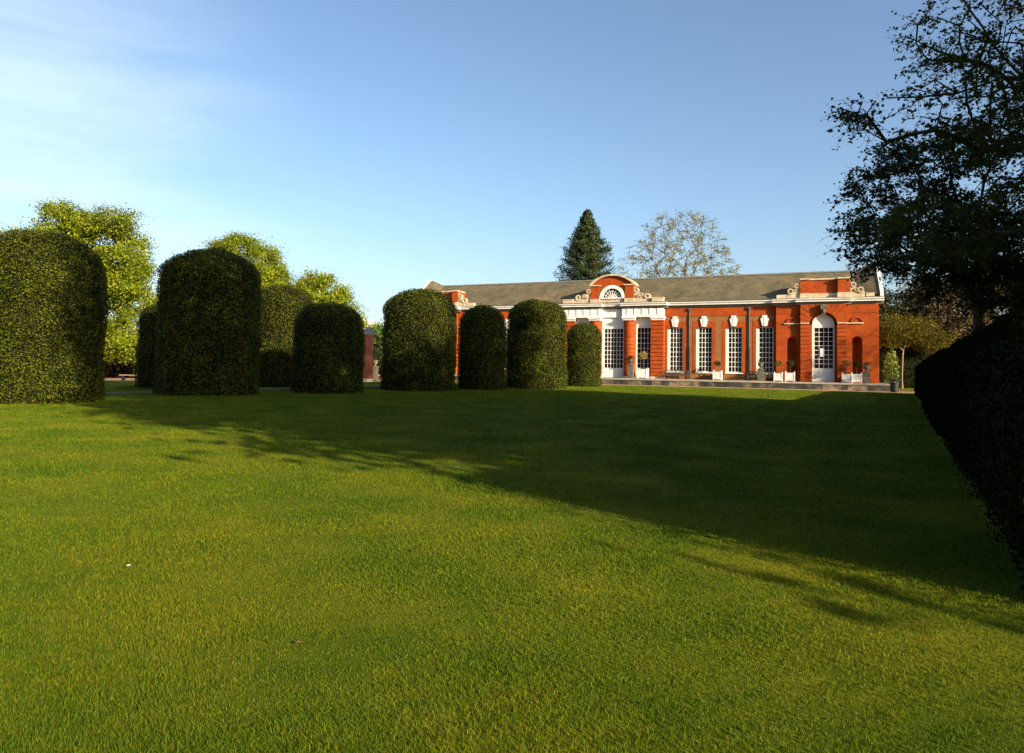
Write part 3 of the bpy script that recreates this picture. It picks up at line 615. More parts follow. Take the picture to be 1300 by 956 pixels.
# ------------------------------------------------------------------ benches, planters, urns on the terrace
def bench(u, y, label):
    T = thing('garden_bench', label, 'bench', bw(u, y, TZ), YAW, 'teak benches against the orangery wall'); w = 1.30
    s = MB()
    for i in range(5): s.box(-w, w, -0.48 + i * 0.095, -0.40 + i * 0.095, 0.42, 0.45)
    s.box(-w, w, -0.47, -0.44, 0.33, 0.42); s.build('seat', M['wood'], T)
    b = MB(); b.box(-w, w, 0.03, 0.07, 0.90, 0.98); b.box(-w, w, 0.03, 0.07, 0.50, 0.56)
    for i in range(24): x = -w + 0.06 + i * (2 * w - 0.12) / 23; b.box(x - 0.02, x + 0.02, 0.035, 0.06, 0.56, 0.90)
    b.build('backrest', M['wood'], T)
    for sx in (-1, 0, 1):
        for y0, h in ((-0.46, 0.64 if sx else 0.42), (0.0, 0.95)):
            l = MB(); l.box(sx * (w - 0.035) - 0.035, sx * (w - 0.035) + 0.035, y0, y0 + 0.07, 0, h); l.build('leg', M['wood'], T)
    for sx in (-1, 1):
        l = MB(); l.box(sx * (w - 0.035) - 0.04, sx * (w - 0.035) + 0.04, -0.50, 0.05, 0.64, 0.68); l.build('armrest', M['wood'], T)
bench(19.0, -0.55, 'dark weathered wooden bench below the window beside the white columned centre')
bench(10.5, -0.55, 'dark weathered wooden bench behind the stone urn near the right pavilion')

def ball_tree(loc, h, R, m, label, cat='tree', spread=1.0, name='topiary_tree', n=900, group=None, size=0.07):
    T = thing(name, label, cat, loc, 0, group)
    t = MB(); t.tube([(0, 0, -0.08), (0.015, 0.01, h * 0.5), (0, 0, h)], [0.03, 0.024, 0.02], 6); t.build('trunk', M['bark'], T)
    r = np.random.default_rng(int(abs(loc[0] * 977)) + 5)
    d = unit(r.normal(size=(n, 3))); P = d * (R * r.uniform(0.25, 1.05, n) ** 0.5)[:, None] * [1, 1, spread]; P[:, 2] += h
    V, F = leaf_cards(P, d, size, 0.6, 0.9, rg=r)
    put(bpy.data.objects.new('crown', fastmesh('crown', V, F, [m])), parent=T)
def planter(u, y, size, label):
    T = thing('wooden_planter', label, 'planter', bw(u, y, TZ), YAW, 'white box planters along the terrace'); w = size / 2
    b = MB(); b.box(-w + 0.04, w - 0.04, -w + 0.04, w - 0.04, 0.12, size - 0.02)
    for i in range(7):
        x = -w + 0.09 + i * (size - 0.18) / 6
        b.box(x - 0.035, x + 0.035, -w + 0.025, -w + 0.04, 0.15, size - 0.06); b.box(x - 0.035, x + 0.035, w - 0.04, w - 0.025, 0.15, size - 0.06)
    b.build('box', M['white'], T)
    for sx in (-1, 1):
        for sy in (-1, 1):
            p = MB(); x, y_ = sx * (w - 0.04), sy * (w - 0.04); p.box(x - 0.045, x + 0.045, y_ - 0.045, y_ + 0.045, 0, size)
            p.lathe(x, y_, [(0.02, size), (0.045, size + 0.03), (0.055, size + 0.07), (0.03, size + 0.11), (0.001, size + 0.12)], 8); p.build('corner_post', M['white'], T)
    r = MB()
    for z0, z1 in ((0.10, 0.17), (size - 0.09, size - 0.02)):
        r.box(-w + 0.085, w - 0.085, -w, -w + 0.025, z0, z1); r.box(-w + 0.085, w - 0.085, w - 0.025, w, z0, z1); r.box(-w, -w + 0.025, -w + 0.085, w - 0.085, z0, z1); r.box(w - 0.025, w, -w + 0.085, w - 0.085, z0, z1)
    r.build('rail', M['white'], T)
    s = MB(); s.box(-w + 0.045, w - 0.045, -w + 0.045, w - 0.045, size - 0.02, size - 0.005); s.build('soil', M['soil'], T)
for (u, y, size, h, R, m, lb, lt, sp) in (
    (22.3, -1.4, 1.02, 2.40, 0.46, 'ochre', 'large white box planter in front of the white columned centre, holding the yellow ball tree', 'yellowish ball shaped tree on a thin stem before the columned centre', 1.0),
    (14.7, -0.9, 0.86, 1.62, 0.36, 'darklime', 'white box planter standing alone between the second and third wing windows', 'small dark bush in the lone planter between the wing windows', 0.75),
    (8.84, -2.0, 0.80, 1.70, 0.42, 'olive', 'white box planter left of the arched door, the farther left of the pair there', 'thin olive bush in the left planter of the pair left of the arched door', 0.8),
    (7.78, -1.5, 0.88, 1.72, 0.38, 'darklime', 'white box planter in front of the left niche beside the arched door', 'thin dark bush in front of the left niche', 0.8),
    (2.82, -2.2, 0.84, 1.78, 0.42, 'olive', 'white box planter just right of the arched door', 'thin olive bush just right of the arched door', 0.8),
    (1.95, -1.7, 0.86, 1.72, 0.36, 'darklime', 'white box planter in front of the right niche by the stone urn', 'thin dark bush in front of the right niche', 0.8)):
    planter(u, y, size, lb); p = bw(u, y, TZ + size - 0.02); ball_tree(p, h - size + 0.1, R, M[m], lt, 'topiary', sp, n=420 if m == 'ochre' else 260, group='small trees in the white planters', size=0.12)

def urn(loc, rz, z0, ph, label, plabel, pm='darklime', stone='greenstone'):
    T = thing('garden_urn', label, 'urn', (loc[0], loc[1], z0), rz, 'stone urns on pedestals')
    p = MB(); p.box(-0.36, 0.36, -0.36, 0.36, 0, 0.14); p.box(-0.28, 0.28, -0.28, 0.28, 0.14, ph - 0.1); p.box(-0.35, 0.35, -0.35, 0.35, ph - 0.1, ph)
    p.build('pedestal', M[stone], T)
    b = MB(); b.lathe(0, 0, [(0.001, ph), (0.18, ph), (0.16, ph + 0.05), (0.07, ph + 0.12), (0.09, ph + 0.17), (0.21, ph + 0.28), (0.26, ph + 0.42), (0.24, ph + 0.52), (0.31, ph + 0.58), (0.30, ph + 0.61), (0.24, ph + 0.60), (0.001, ph + 0.56)], 16)
    b.build('urn_bowl', M[stone], T, smooth=True)
    r = np.random.default_rng(int(loc[0] * 31) + 900); d = unit(r.normal(size=(160, 3)) + [0, 0, 0.5]); P = d * (0.33 * r.uniform(0.2, 1, 160))[:, None]; P[:, 2] += 0.1
    V, F = leaf_cards(P, d, 0.12, 0.4, 0.7, rg=r)
    o = put(bpy.data.objects.new('urn_plant', fastmesh('urn_plant', V, F, [M[pm]])), label=plabel, cat='plant'); o.location = (loc[0], loc[1], z0 + ph + 0.58)
for u, ph, lb, pl in ((23.05, 1.45, 'dark stone urn on a pedestal at the terrace edge before the centre columns', 'dark spiky plant in the urn before the centre columns'),
                  (10.35, 1.20, 'dark stone urn on a pedestal in front of the wooden bench at the right wing', 'dark plant in the urn in front of the bench'),
                  (1.28, 1.05, 'dark stone urn on a pedestal at the right corner of the terrace', 'dark plant in the urn at the right corner of the terrace')):
    urn(bw(u, -3.85), YAW, TZ, ph, lb, pl)

# ------------------------------------------------------------------ clipped holly domes
def dome(x, y, R, H, hd, seed, label, m='holly', dens=330, size=0.082, p1=2.2, name='clipped_holly_dome'):
    r = np.random.default_rng(seed); zs = H - hd * R
    def prof(z):
        t = np.clip((z - zs) / (H - zs), 0, 1); base = R * (1.0 - 0.035 * (z / H - 0.3)); return base * np.maximum(1 - t ** p1, 0) ** (1 / p1)
    def disp(P): return wob(P, 1.1, seed, 0.065 * R / 2) + wob(P, 3.2, seed + 1, 0.035)
    # arc-length table of the profile
    zz = np.concatenate([np.linspace(0, zs, 60), zs + (H - zs) * (1 - np.cos(np.linspace(0, math.pi / 2, 80)[1:]) )[:0], H - (H - zs) * np.cos(np.linspace(0, math.pi / 2, 120))[1:]])
    rr = prof(zz); ds = np.hypot(np.diff(zz), np.diff(rr)); wgt = ds * (rr[1:] + rr[:-1]) / 2; area = 2 * math.pi * wgt.sum()
    n = int(area * dens); cdf = np.cumsum(wgt) / wgt.sum(); s = r.uniform(0, 1, n); idx = np.searchsorted(cdf, s).clip(0, len(ds) - 1); f = r.uniform(0, 1, n)
    z = zz[idx] + f * (zz[idx + 1] - zz[idx]); q = rr[idx] + f * (rr[idx + 1] - rr[idx]); th = r.uniform(0, 2 * math.pi, n)
    nr = (zz[idx + 1] - zz[idx]) / ds[idx]; nzz = -(rr[idx + 1] - rr[idx]) / ds[idx]
    Nn = np.stack([np.cos(th) * nr, np.sin(th) * nr, nzz], 1); P = np.stack([q * np.cos(th), q * np.sin(th), z], 1)
    # shaggy clumps, small pits between them
    lump = wob(P, 9.0, seed + 2, 0.03) + wob(P, 18.0, seed + 3, 0.022)
    P = P + Nn * (disp(P) + lump + r.uniform(-0.13, 0.03, n) ** 1 * 1.0)[:, None]
    P[:, 2] = np.maximum(P[:, 2], 0.03)
    V, F = leaf_cards(P, Nn, size, 0.62, 0.62, rg=r)
    # stray shoots breaking the clipped line
    ns = int(area * 5); k = r.integers(0, n, ns); P2 = P[k] + Nn[k] * r.uniform(0.05, 0.16, ns)[:, None]
    V2, F2 = leaf_cards(P2, Nn[k], size, 0.5, 1.0, rg=r)
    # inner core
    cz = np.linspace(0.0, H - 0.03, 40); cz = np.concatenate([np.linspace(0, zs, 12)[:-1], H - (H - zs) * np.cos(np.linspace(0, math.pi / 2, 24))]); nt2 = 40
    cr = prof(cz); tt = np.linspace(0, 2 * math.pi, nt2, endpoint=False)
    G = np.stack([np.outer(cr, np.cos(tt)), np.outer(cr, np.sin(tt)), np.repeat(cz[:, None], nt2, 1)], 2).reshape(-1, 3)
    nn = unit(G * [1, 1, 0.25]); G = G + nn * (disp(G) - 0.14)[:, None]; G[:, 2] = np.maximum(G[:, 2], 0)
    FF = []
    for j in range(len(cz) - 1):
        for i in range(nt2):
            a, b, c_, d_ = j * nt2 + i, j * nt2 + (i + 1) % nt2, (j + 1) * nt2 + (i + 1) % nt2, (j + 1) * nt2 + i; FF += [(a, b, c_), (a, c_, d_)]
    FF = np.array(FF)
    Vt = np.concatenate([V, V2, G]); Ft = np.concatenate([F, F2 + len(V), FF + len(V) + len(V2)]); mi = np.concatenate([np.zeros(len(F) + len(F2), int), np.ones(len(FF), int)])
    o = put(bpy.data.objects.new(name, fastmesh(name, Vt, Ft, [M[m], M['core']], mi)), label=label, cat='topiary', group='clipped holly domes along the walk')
    o.location = (x, y, 0); return o
dome(-18.69, 27.14, 2.20, 6.69, 0.80, 11, 'huge clipped dome at the far left edge, sunlit with dark shadow down its right side', dens=900, size=0.064)
dome(-15.73, 35.55, 2.49, 7.45, 0.52, 12, 'tall wide clipped dome almost wholly in shade, second from the left', p1=2.0, dens=520)
dome(-10.69, 39.98, 2.02, 5.20, 0.70, 13, 'low dark shaded dome standing left of the brick gate pier', dens=460)
dome(-6.22, 46.06, 2.50, 6.79, 0.66, 14, 'broad dome overlapping the left end of the orangery, upper half sunlit and lower half dark', dens=420)
dome(-2.17, 50.13, 1.76, 6.17, 0.95, 15, 'narrow shaded round topped dome between the two broad domes in front of the orangery', dens=420)
dome(1.94, 54.39, 2.38, 7.06, 0.66, 16, 'broad fully sunlit dome between the narrow shaded dome and the small end dome', dens=420)
dome(6.57, 62.30, 1.61, 5.84, 0.95, 17, 'small round topped dome at the right end of the row beside the columned centre', m='holly', dens=400)
dome(-16.40, 48.80, 2.13, 7.23, 0.60, 18, 'sunlit dome in the back row seen between two dark domes', dens=360)
dome(-22.11, 43.42, 1.55, 5.35, 0.9, 19, 'small dark dome mostly hidden behind the left side of the tall wide shaded dome', dens=360)

# ------------------------------------------------------------------ long hedge on the right
def hedge(A, Bp, width, h, seed, label, mname, dens_near, size, name='clipped_hedge', cat='hedge', density_pow=0.0, roundend=True, ragged=0.0):
    rag = lambda X: 1 + ragged * np.clip(wob(np.asarray(X) * [1, 1, 0], 0.55, seed + 9, 0.5) + wob(np.asarray(X) * [1, 1, 0], 1.9, seed + 10, 0.22), -0.75, 0.9)
    r = np.random.default_rng(seed); A = np.array(A, float); Bp = np.array(Bp, float); Lh = np.linalg.norm(Bp - A); v = (Bp - A) / Lh; qn = np.array([v[1], -v[0]])
    per = 2 * h + width; n = int(per * Lh * dens_near)
    s = r.uniform(0, 1, n)
    if density_pow: s = s ** density_pow
    s = s * Lh; t = r.uniform(0, per, n)
    rad = 0.35
    P = np.zeros((n, 3)); Nn = np.zeros((n, 3))
    left = t < h; top = (t >= h) & (t < h + width); right = t >= h + width
    off = np.where(left, 0, np.where(top, t - h, width)); z = np.where(left, t, np.where(top, h, t - h - width))
    e = width / 2 - np.minimum(off, width - off)                       # rounding of the shoulders
    z = np.where(top, h - 0.22 * (e / (width / 2)) ** 3, np.minimum(z, h - 0.22))
    P[:, :2] = A + np.outer(s, v) + np.outer(off, qn); P[:, 2] = z
    Nn[left, :2] = -qn; Nn[right, :2] = qn; Nn[top, 2] = 1
    # end caps
    ne = int(width * h * dens_near * 1.3)
    for base, sg in ((A, -1), (Bp, 1)):
        pe = np.zeros((ne, 3)); o_ = r.uniform(0, width, ne); bulge = 0.5 * width * (1 - ((o_ - width / 2) / (width / 2)) ** 2) ** 0.5 * 0.6 if roundend else 0 * o_
        pe[:, :2] = base + np.outer(o_, qn) + sg * np.outer(bulge, v); pe[:, 2] = r.uniform(0, h - 0.1, ne)
        nn = np.zeros((ne, 3)); nn[:, :2] = sg * v; P = np.concatenate([P, pe]); Nn = np.concatenate([Nn, nn])
    n = len(P)
    P = P + Nn * (wob(P, 0.8, seed, 0.05) + wob(P, 2.6, seed + 1, 0.03) + wob(P, 9, seed + 3, 0.03) + r.uniform(-0.13, 0.03, n))[:, None]
    if ragged: P[:, 2] *= rag(P)
    P[:, 2] = np.maximum(P[:, 2], 0.03)
    dist = np.hypot(P[:, 0], P[:, 1]); V, F = leaf_cards(P, Nn, size * np.clip(dist / 14, 0.75, 2.2) if density_pow else size, 0.55, 0.6, rg=r)
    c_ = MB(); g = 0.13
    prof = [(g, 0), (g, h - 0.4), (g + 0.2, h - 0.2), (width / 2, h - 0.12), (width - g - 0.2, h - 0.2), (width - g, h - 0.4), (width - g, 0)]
    ks = np.linspace(0.1, Lh - 0.1, 70 if ragged else 24); vv = []
    for s_ in ks:
        for o_, z_ in prof: p = A + v * s_ + qn * o_; vv.append((p[0], p[1], z_))
    m_ = len(prof); FF = []
    for j in range(len(ks) - 1):
        for i in range(m_ - 1): a, b, c2, d_ = j * m_ + i, j * m_ + i + 1, (j + 1) * m_ + i + 1, (j + 1) * m_ + i; FF += [(a, b, c2), (a, c2, d_)]
    for j in (0, len(ks) - 1):
        for i in range(1, m_ - 1): FF.append((j * m_, j * m_ + i, j * m_ + i + 1))
    FF = np.array(FF); G = np.array(vv)
    if ragged: G[:, 2] *= rag(G) * (0.97 if ragged < 0.1 else 0.85)
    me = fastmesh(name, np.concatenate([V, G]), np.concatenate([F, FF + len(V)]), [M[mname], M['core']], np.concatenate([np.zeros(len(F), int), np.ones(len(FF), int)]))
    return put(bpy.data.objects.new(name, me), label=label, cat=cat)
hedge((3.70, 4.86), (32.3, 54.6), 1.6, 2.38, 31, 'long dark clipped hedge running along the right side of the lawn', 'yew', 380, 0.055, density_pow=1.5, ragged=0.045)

# ------------------------------------------------------------------ trees
def grow(seed, base, trunk_top, lobes, ntarget, r0=0.012, expo=2.3, step=0.55, shell=0.6, droop=0.0, lean=(0, 0), kpath=0.28, trunk_frac=1.0):
    r = np.random.default_rng(seed)
    lob = np.array(lobes, float); vol = lob[:, 3] * lob[:, 4] * lob[:, 5]; k = r.choice(len(lob), ntarget, p=vol ** 0.8 / (vol ** 0.8).sum())
    d = unit(r.normal(size=(ntarget, 3))); rad = r.uniform(0, 1, ntarget) ** (1 / 3); rad = shell + (1 - shell) * rad; rad = np.where(r.uniform(size=ntarget) < 0.3, r.uniform(0.3, 1, ntarget), rad)
    T = lob[k, :3] + d * lob[k, 3:6] * rad[:, None]
    T = T[T[:, 2] > 0.4]
    MAX = ntarget * 14 + 60; P = np.zeros((MAX, 3)); par = np.full(MAX, -1); pl = np.zeros(MAX); n = 0
    nz_ = max(4, int(trunk_top / step)); wx = r.uniform(-0.12, 0.12, 2)
    for i in range(nz_ + 1):
        t = i / nz_; P[n] = (base[0] + lean[0] * t ** 1.5 + wx[0] * math.sin(3 * t), base[1] + lean[1] * t ** 1.5 + wx[1] * math.sin(4 * t), trunk_top * t); par[n] = n - 1; pl[n] = trunk_top * t; n += 1
    nt0 = n; zmin = trunk_top * 0.3
    ax = P[nt0 - 1]; order = np.argsort(np.linalg.norm(T - (ax * [1, 1, 0.7]), axis=1) + r.normal(size=len(T)) * 0.5)
    ends = []
    for q in order:
        t = T[q]; c_ = P[:n]; df = t - c_; L_ = np.linalg.norm(df, axis=1)
        cost = L_ + kpath * pl[:n] + np.where(c_[:, 2] > t[2] + 0.3, 0.6 * (c_[:, 2] - t[2]), 0) + np.where(c_[:, 2] < zmin, 50, 0)
        j = int(np.argmin(cost)); a = c_[j]; Ld = L_[j]
        if Ld < 0.12: continue
        pd_ = a - P[par[j]] if par[j] >= 0 else np.array([0, 0, 1.0]); pd_ = pd_ / max(np.linalg.norm(pd_), 1e-6)
        m_ = max(1, int(round(Ld / step))); mid = a + (pd_ * 0.55 + unit(df[j]) * 0.45 + [0, 0, 0.12]) * Ld * 0.42
        prev = j
        for i in range(1, m_ + 1):
            s = i / m_; p = (1 - s) ** 2 * a + 2 * s * (1 - s) * mid + s * s * t
            if i < m_: p = p + r.normal(size=3) * 0.035 * step * 2
            if n >= MAX: break
            P[n] = p; par[n] = prev; pl[n] = pl[prev] + Ld / m_; prev = n; n += 1
        ends.append(prev)
        if n >= MAX - 40: break
    P = P[:n]; par = par[:n]
    acc = np.zeros(n); kids = np.bincount(par[1:], minlength=n)
    for i in range(n - 1, 0, -1):
        if kids[i] == 0: acc[i] = r0 ** expo
        acc[par[i]] += acc[i]
    R = acc ** (1 / expo)
    return P, par, R, np.array(ends), r

def limbs(P, par, R, rmin, flare=1.35):
    i = np.where((par >= 0) & (R >= rmin))[0]; a = P[par[i]]; b = P[i]; d = unit(b - a); o = unit(np.cross(d, np.array([0.31, 0.17, 0.93]))); w = np.cross(d, o)
    b = b + d * (R[i] * 0.35)[:, None]
    ra = np.minimum(R[par[i]], R[i] * 1.35); ra = np.where(a[:, 2] < 0.6, ra * flare, ra); K = 6; n = len(i); th = np.arange(K) * 2 * math.pi / K
    ring = lambda c, rr: c[:, None, :] + (o[:, None, :] * np.cos(th)[None, :, None] + w[:, None, :] * np.sin(th)[None, :, None]) * rr[:, None, None]
    V = np.concatenate([ring(a, ra), ring(b, R[i])], 1).reshape(-1, 3); base = np.arange(n)[:, None] * 2 * K; F = []
    for k in range(K): F.append(np.concatenate([base + k, base + (k + 1) % K, base + K + (k + 1) % K, base + K + k], 1))
    return V, np.concatenate(F)

def tree(name, label, base, trunk_top, lobes, ntarget, leaf, leafm, per=40, spread=0.35, bark='bark', rmin=0.012, blossom=None, tilt=0.9, up=0.5, group=None, seed=1, aspect=0.6, leaf_drop=0.0, twigs=0, twig_len=0.5, twig_leaves=7, **k):
    bx, by = base; lob = [(l[0] - bx, l[1] - by, *l[2:]) for l in lobes]
    P, par, R, ends, r = grow(seed, (0, 0), trunk_top, lob, ntarget, **k)
    T = thing(name, label, 'tree', (bx, by, 0), 0, group)
    V, F = limbs(P, par, R, rmin); put(bpy.data.objects.new('trunk', fastmesh('trunk', V, F, [M[bark]], smooth=True)), parent=T)
    tips = np.concatenate([ends, par[ends]]); 
    if leaf_drop: tips = tips[r.uniform(size=len(tips)) > leaf_drop]
    sz = r.uniform(0.3, 1.5, len(tips)); cnt = np.maximum((per / 2 * sz).astype(int), 1); idx = np.repeat(tips, cnt); n = len(idx)
    o = r.normal(size=(n, 3)) * spread * np.array([1, 1, 0.6]) * np.repeat(np.sqrt(sz), cnt)[:, None]
    C = P[idx] + o; Nn = unit(o) + [0, 0, up]
    if twigs:                                     # leaves set along real twigs at the branch ends
        ti = np.repeat(tips, twigs); m_ = len(ti); hub = P[ti]; outw = unit(hub - np.array([0, 0, hub[:, 2].mean()])) * 0.8
        dr = unit(outw + r.normal(size=(m_, 3)) * [0.9, 0.9, 0.45]); ln = twig_len * r.uniform(0.4, 1.25, m_); q_ = twig_leaves
        tt = r.uniform(0.12, 1.03, (m_, q_)); sag = -0.18
        C = (hub[:, None] + dr[:, None] * (ln[:, None] * tt)[..., None] + np.array([0, 0, sag]) * ((ln[:, None] * tt ** 2))[..., None] + r.normal(size=(m_, q_, 3)) * leaf * 0.42).reshape(-1, 3)
        Nn = np.tile([0, 0, 1.0], (len(C), 1)) + r.normal(size=(len(C), 3)) * 0.3
        a_ = hub; b_ = hub + dr * ln[:, None] * 0.55 + [0, 0, 0] + np.outer(ln * 0.3, [0, 0, sag]); c2_ = hub + dr * ln[:, None] + np.outer(ln, [0, 0, sag])
        TV = []; TF = []; kk = 0
        for s0, s1, w0, w1 in ((a_, b_, 0.0075, 0.005), (b_, c2_, 0.005, 0.0025)):
            o_ = unit(np.cross(s1 - s0, [0.2, 0.1, 1.0])); w_ = unit(np.cross(s1 - s0, o_)); rg3 = [(1, 0), (-0.5, 0.87), (-0.5, -0.87)]; sc_ = max(1.0, leaf / 0.12)
            vv = np.stack([s0 + (o_ * x + w_ * y) * w0 * sc_ for x, y in rg3] + [s1 + (o_ * x + w_ * y) * w1 * sc_ for x, y in rg3], 1)
            ii = np.arange(m_)[:, None] * 6 + kk; TV.append(vv.reshape(-1, 3)); TF += [ii + [0, 1, 4, 3], ii + [1, 2, 5, 4], ii + [2, 0, 3, 5]]; kk += 6 * m_
        put(bpy.data.objects.new('twigs', fastmesh('twigs', np.concatenate(TV), np.concatenate(TF), [M[bark]])), parent=T)
    V, F = leaf_cards(C, Nn, leaf, aspect, tilt, rg=r); mats = [M[leafm]]; mi = np.zeros(len(F), int)
    if blossom:
        e = ends[r.uniform(size=len(ends)) < blossom[1]]; nb = 14; c2 = np.repeat(P[e], nb, 0) + r.normal(size=(len(e) * nb, 3)) * [0.10, 0.10, 0.28] + [0, 0, spread * 0.8]
        V2, F2 = leaf_cards(c2, r.normal(size=(len(c2), 3)), 0.16, 0.8, 1, rg=r); F = np.concatenate([F, F2 + len(V)]); V = np.concatenate([V, V2]); mats.append(M['candle']); mi = np.concatenate([mi, np.ones(len(F2), int)])
    put(bpy.data.objects.new('crown', fastmesh('crown', V, F, mats, mi)), parent=T)
    return T

# near trees behind the hedge (right of the picture)
tree('lime_tree', 'big spreading tree at the upper right whose dark leafy branches hang over the hedge', (14.9, 16.6), 9.0,
     [(11.0, 15.5, 7.9, 3.2, 2.8, 0.9), (12.6, 16, 10.2, 3.0, 3.2, 1.0), (10.9, 15.5, 5.1, 3.3, 2.6, 0.8), (15, 16.5, 13, 4, 4, 1.8), (15.7, 17, 9.3, 4.0, 4.0, 2.6)], 1000, 0.105, 'lime', twigs=3, twig_len=0.6, twig_leaves=6, seed=21, shell=0.25, lean=(-0.8, 0.2), kpath=0.24, rmin=0.008, r0=0.014, expo=2.0)
tree('lime_tree', 'denser dark tree behind the hedge, its trunk showing right of the orangery', (17.9, 26.0), 8.0,
     [(17.8, 26, 8.3, 5.0, 5, 3.2), (15.6, 25.5, 6.6, 3.2, 2.8, 1.5), (20, 26, 6.4, 4.5, 4, 2.0), (18.4, 25.4, 4.9, 3.2, 2.5, 0.8)], 1000, 0.15, 'darklime', twigs=4, twig_len=0.65, twig_leaves=6, seed=22, shell=0.3, kpath=0.2, rmin=0.01, r0=0.012, expo=2.25)
# tall trees standing outside the frame; the first throw the long lawn shade, later ones added to block sky light
def pa(p, a_): return (0.742 * p + 0.67 * a_, 0.67 * p - 0.742 * a_)      # p across, a_ towards the sun
offs = (('tall leafy tree outside the frame nearest the foreground', 11.4, 8.0, 1.20, 25, [(6.2, 8, 13.0, 1.4), (6.3, 7.5, 15.5, 1.6), (6.3, 8, 18.0, 1.6), (6.4, 8, 20.2, 1.3), (6.3, 8, 7.2, 1.4), (6.1, 7, 9.6, 1.5), (6.3, 9, 11.5, 1.4), (6.6, 10, 5.0, 1.1), (5.25, 9.2, 4.0, .55), (5.15, 10.8, 4.4, .5), (5.2, 12.4, 4.8, .5), (5.3, 14.2, 5.3, .5)]),
        ('tall leafy tree outside the frame, second from the foreground', 18.0, 9.0, 0.9, 20.5, []),
        ('shorter leafy tree outside the frame behind the spreading lime', 27.5, 8.0, 0.85, 18, []),
        ('tall leafy tree outside the frame, set back behind the foremost ones', 13.0, 19.0, 1.1, 23, []),
        ('tall leafy tree outside the frame beyond the dark trunk', 31.8, 3.0, 0.75, 28, []),
        ('leafy tree added well outside the frame to block sky light, behind the second row', 24.0, 20.0, 1.15, 20.5, []),  # added with the next tree to wall off the sunward sky
        ('leafy tree added well outside the frame to block sky light, at the far end of the second row', 33.0, 17.0, 0.9, 20, []),
        ('tall leafy tree added unseen behind the camera on the left to block sky light', -16.0, 2.0, 1.3, 24, []),  # this and the following trees are added unseen to dim the sky light
        ('tall leafy tree added unseen behind the camera to block sky light, farther round to the back', -14.5, 17.0, 1.3, 25, []),
        ('tall leafy tree added outside the left edge of the frame to block sky light', -17.0, -14.0, 1.3, 23, []),
        ('tall leafy tree added outside the left edge of the frame to block sky light, nearer the domes', -22.0, -28.0, 1.3, 22, []))
for i, (lb, p_, a_, s_, h) in enumerate([o_[:5] for o_ in offs]):
    x, y = pa(p_, a_)
    lo = [(x, y, h * 0.64, 5.7 * s_, 5.7 * s_, h * 0.35), (x, y, h * 0.36, 5.2 * s_, 5.2 * s_, h * 0.2)] + [(*pa(q[0], q[1]), q[2], q[3], q[3], q[3] * .9) for q in offs[i][5]]
    tree('plane_tree', lb, (x, y), h * 0.6, lo, 620, 0.36, 'darklime', per=56, spread=0.6, seed=40 + i, shell=0.35, rmin=0.03, r0=0.02)

tree('bare_branched_tree', 'thinly leaved tree outside the frame opposite the right end of the orangery', pa(69, 6), 8, [(*pa(69, 6), 11, 5, 5, 5)], 420, 0.2, 'sparse', per=14, spread=0.5, seed=47, rmin=0.012, r0=0.02, shell=0.3)

# bright spring trees on the left
tree('chestnut_tree', 'bright yellow green spring tree rising between the two leftmost domes', (-38.7, 63), 8.5,
     [(-39.5, 63, 11.2, 5.6, 5, 4.2), (-36.6, 61.8, 6.2, 4.3, 4.2, 4.2), (-44.2, 62, 12.0, 2.6, 3, 1.3), (-35.6, 61.5, 9.6, 2.8, 3, 2.6), (-36.4, 61.5, 3.0, 4.6, 4, 1.4), (-41, 61.5, 14.6, 2.2, 2.4, 1.2), (-36.6, 62, 14.4, 2.0, 2.4, 1.2)], 500, 0.20, 'chestnut', per=270, spread=0.48, seed=51, rmin=0.03, r0=0.02, shell=0.5)
tree('chestnut_tree', 'yellow green tree showing above and right of the tall shaded dome', (-32, 82), 10,
     [(-32.6, 82, 11.3, 5.0, 5, 5.6), (-29.5, 81, 9.0, 4, 4, 4.5), (-34.5, 82, 13.4, 2.6, 3, 2.4)], 380, 0.23, 'chestnut', per=270, spread=0.52, seed=52, rmin=0.04, r0=0.022, shell=0.7)
tree('chestnut_tree', 'flowering yellow green tree with pale blossom behind the low dark dome', (-24, 84), 7.5,
     [(-24.6, 84, 8.6, 4.6, 4.5, 4.2), (-21.3, 84, 6.5, 2.9, 4, 3.4), (-28, 84, 8, 3.5, 4, 3.6)], 330, 0.23, 'chestnut', per=260, spread=0.50, seed=53, rmin=0.04, r0=0.022, shell=0.7, blossom=(1, 0.55))
tree('leafy_tree', 'mid green tree behind the brick gate pier', (-21, 112), 5,
     [(-20.8, 112, 5.2, 3.4, 3.4, 3.4), (-17.5, 112, 4.5, 3, 3, 3)], 300, 0.4, 'midgreen', per=60, spread=0.6, seed=54, rmin=0.05, r0=0.025, shell=0.7)
# behind the orangery
tree('bare_branched_tree', 'thinly leaved rounded tree behind the orangery roof, right of the conifer', (23.5, 97), 13,
     [(24.0, 97, 18.6, 6.6, 6, 5.6), (20, 97, 16.5, 5.0, 4.5, 3.6), (28, 97, 15.8, 4.4, 4.5, 3.8), (23.5, 97, 21.5, 4.4, 4, 2.6)], 760, 0.21, 'sparse', twigs=3, twig_len=0.9, twig_leaves=3, seed=55, rmin=0.016, r0=0.017, shell=0.5, bark='twigbark', leaf_drop=0.3, kpath=0.2)

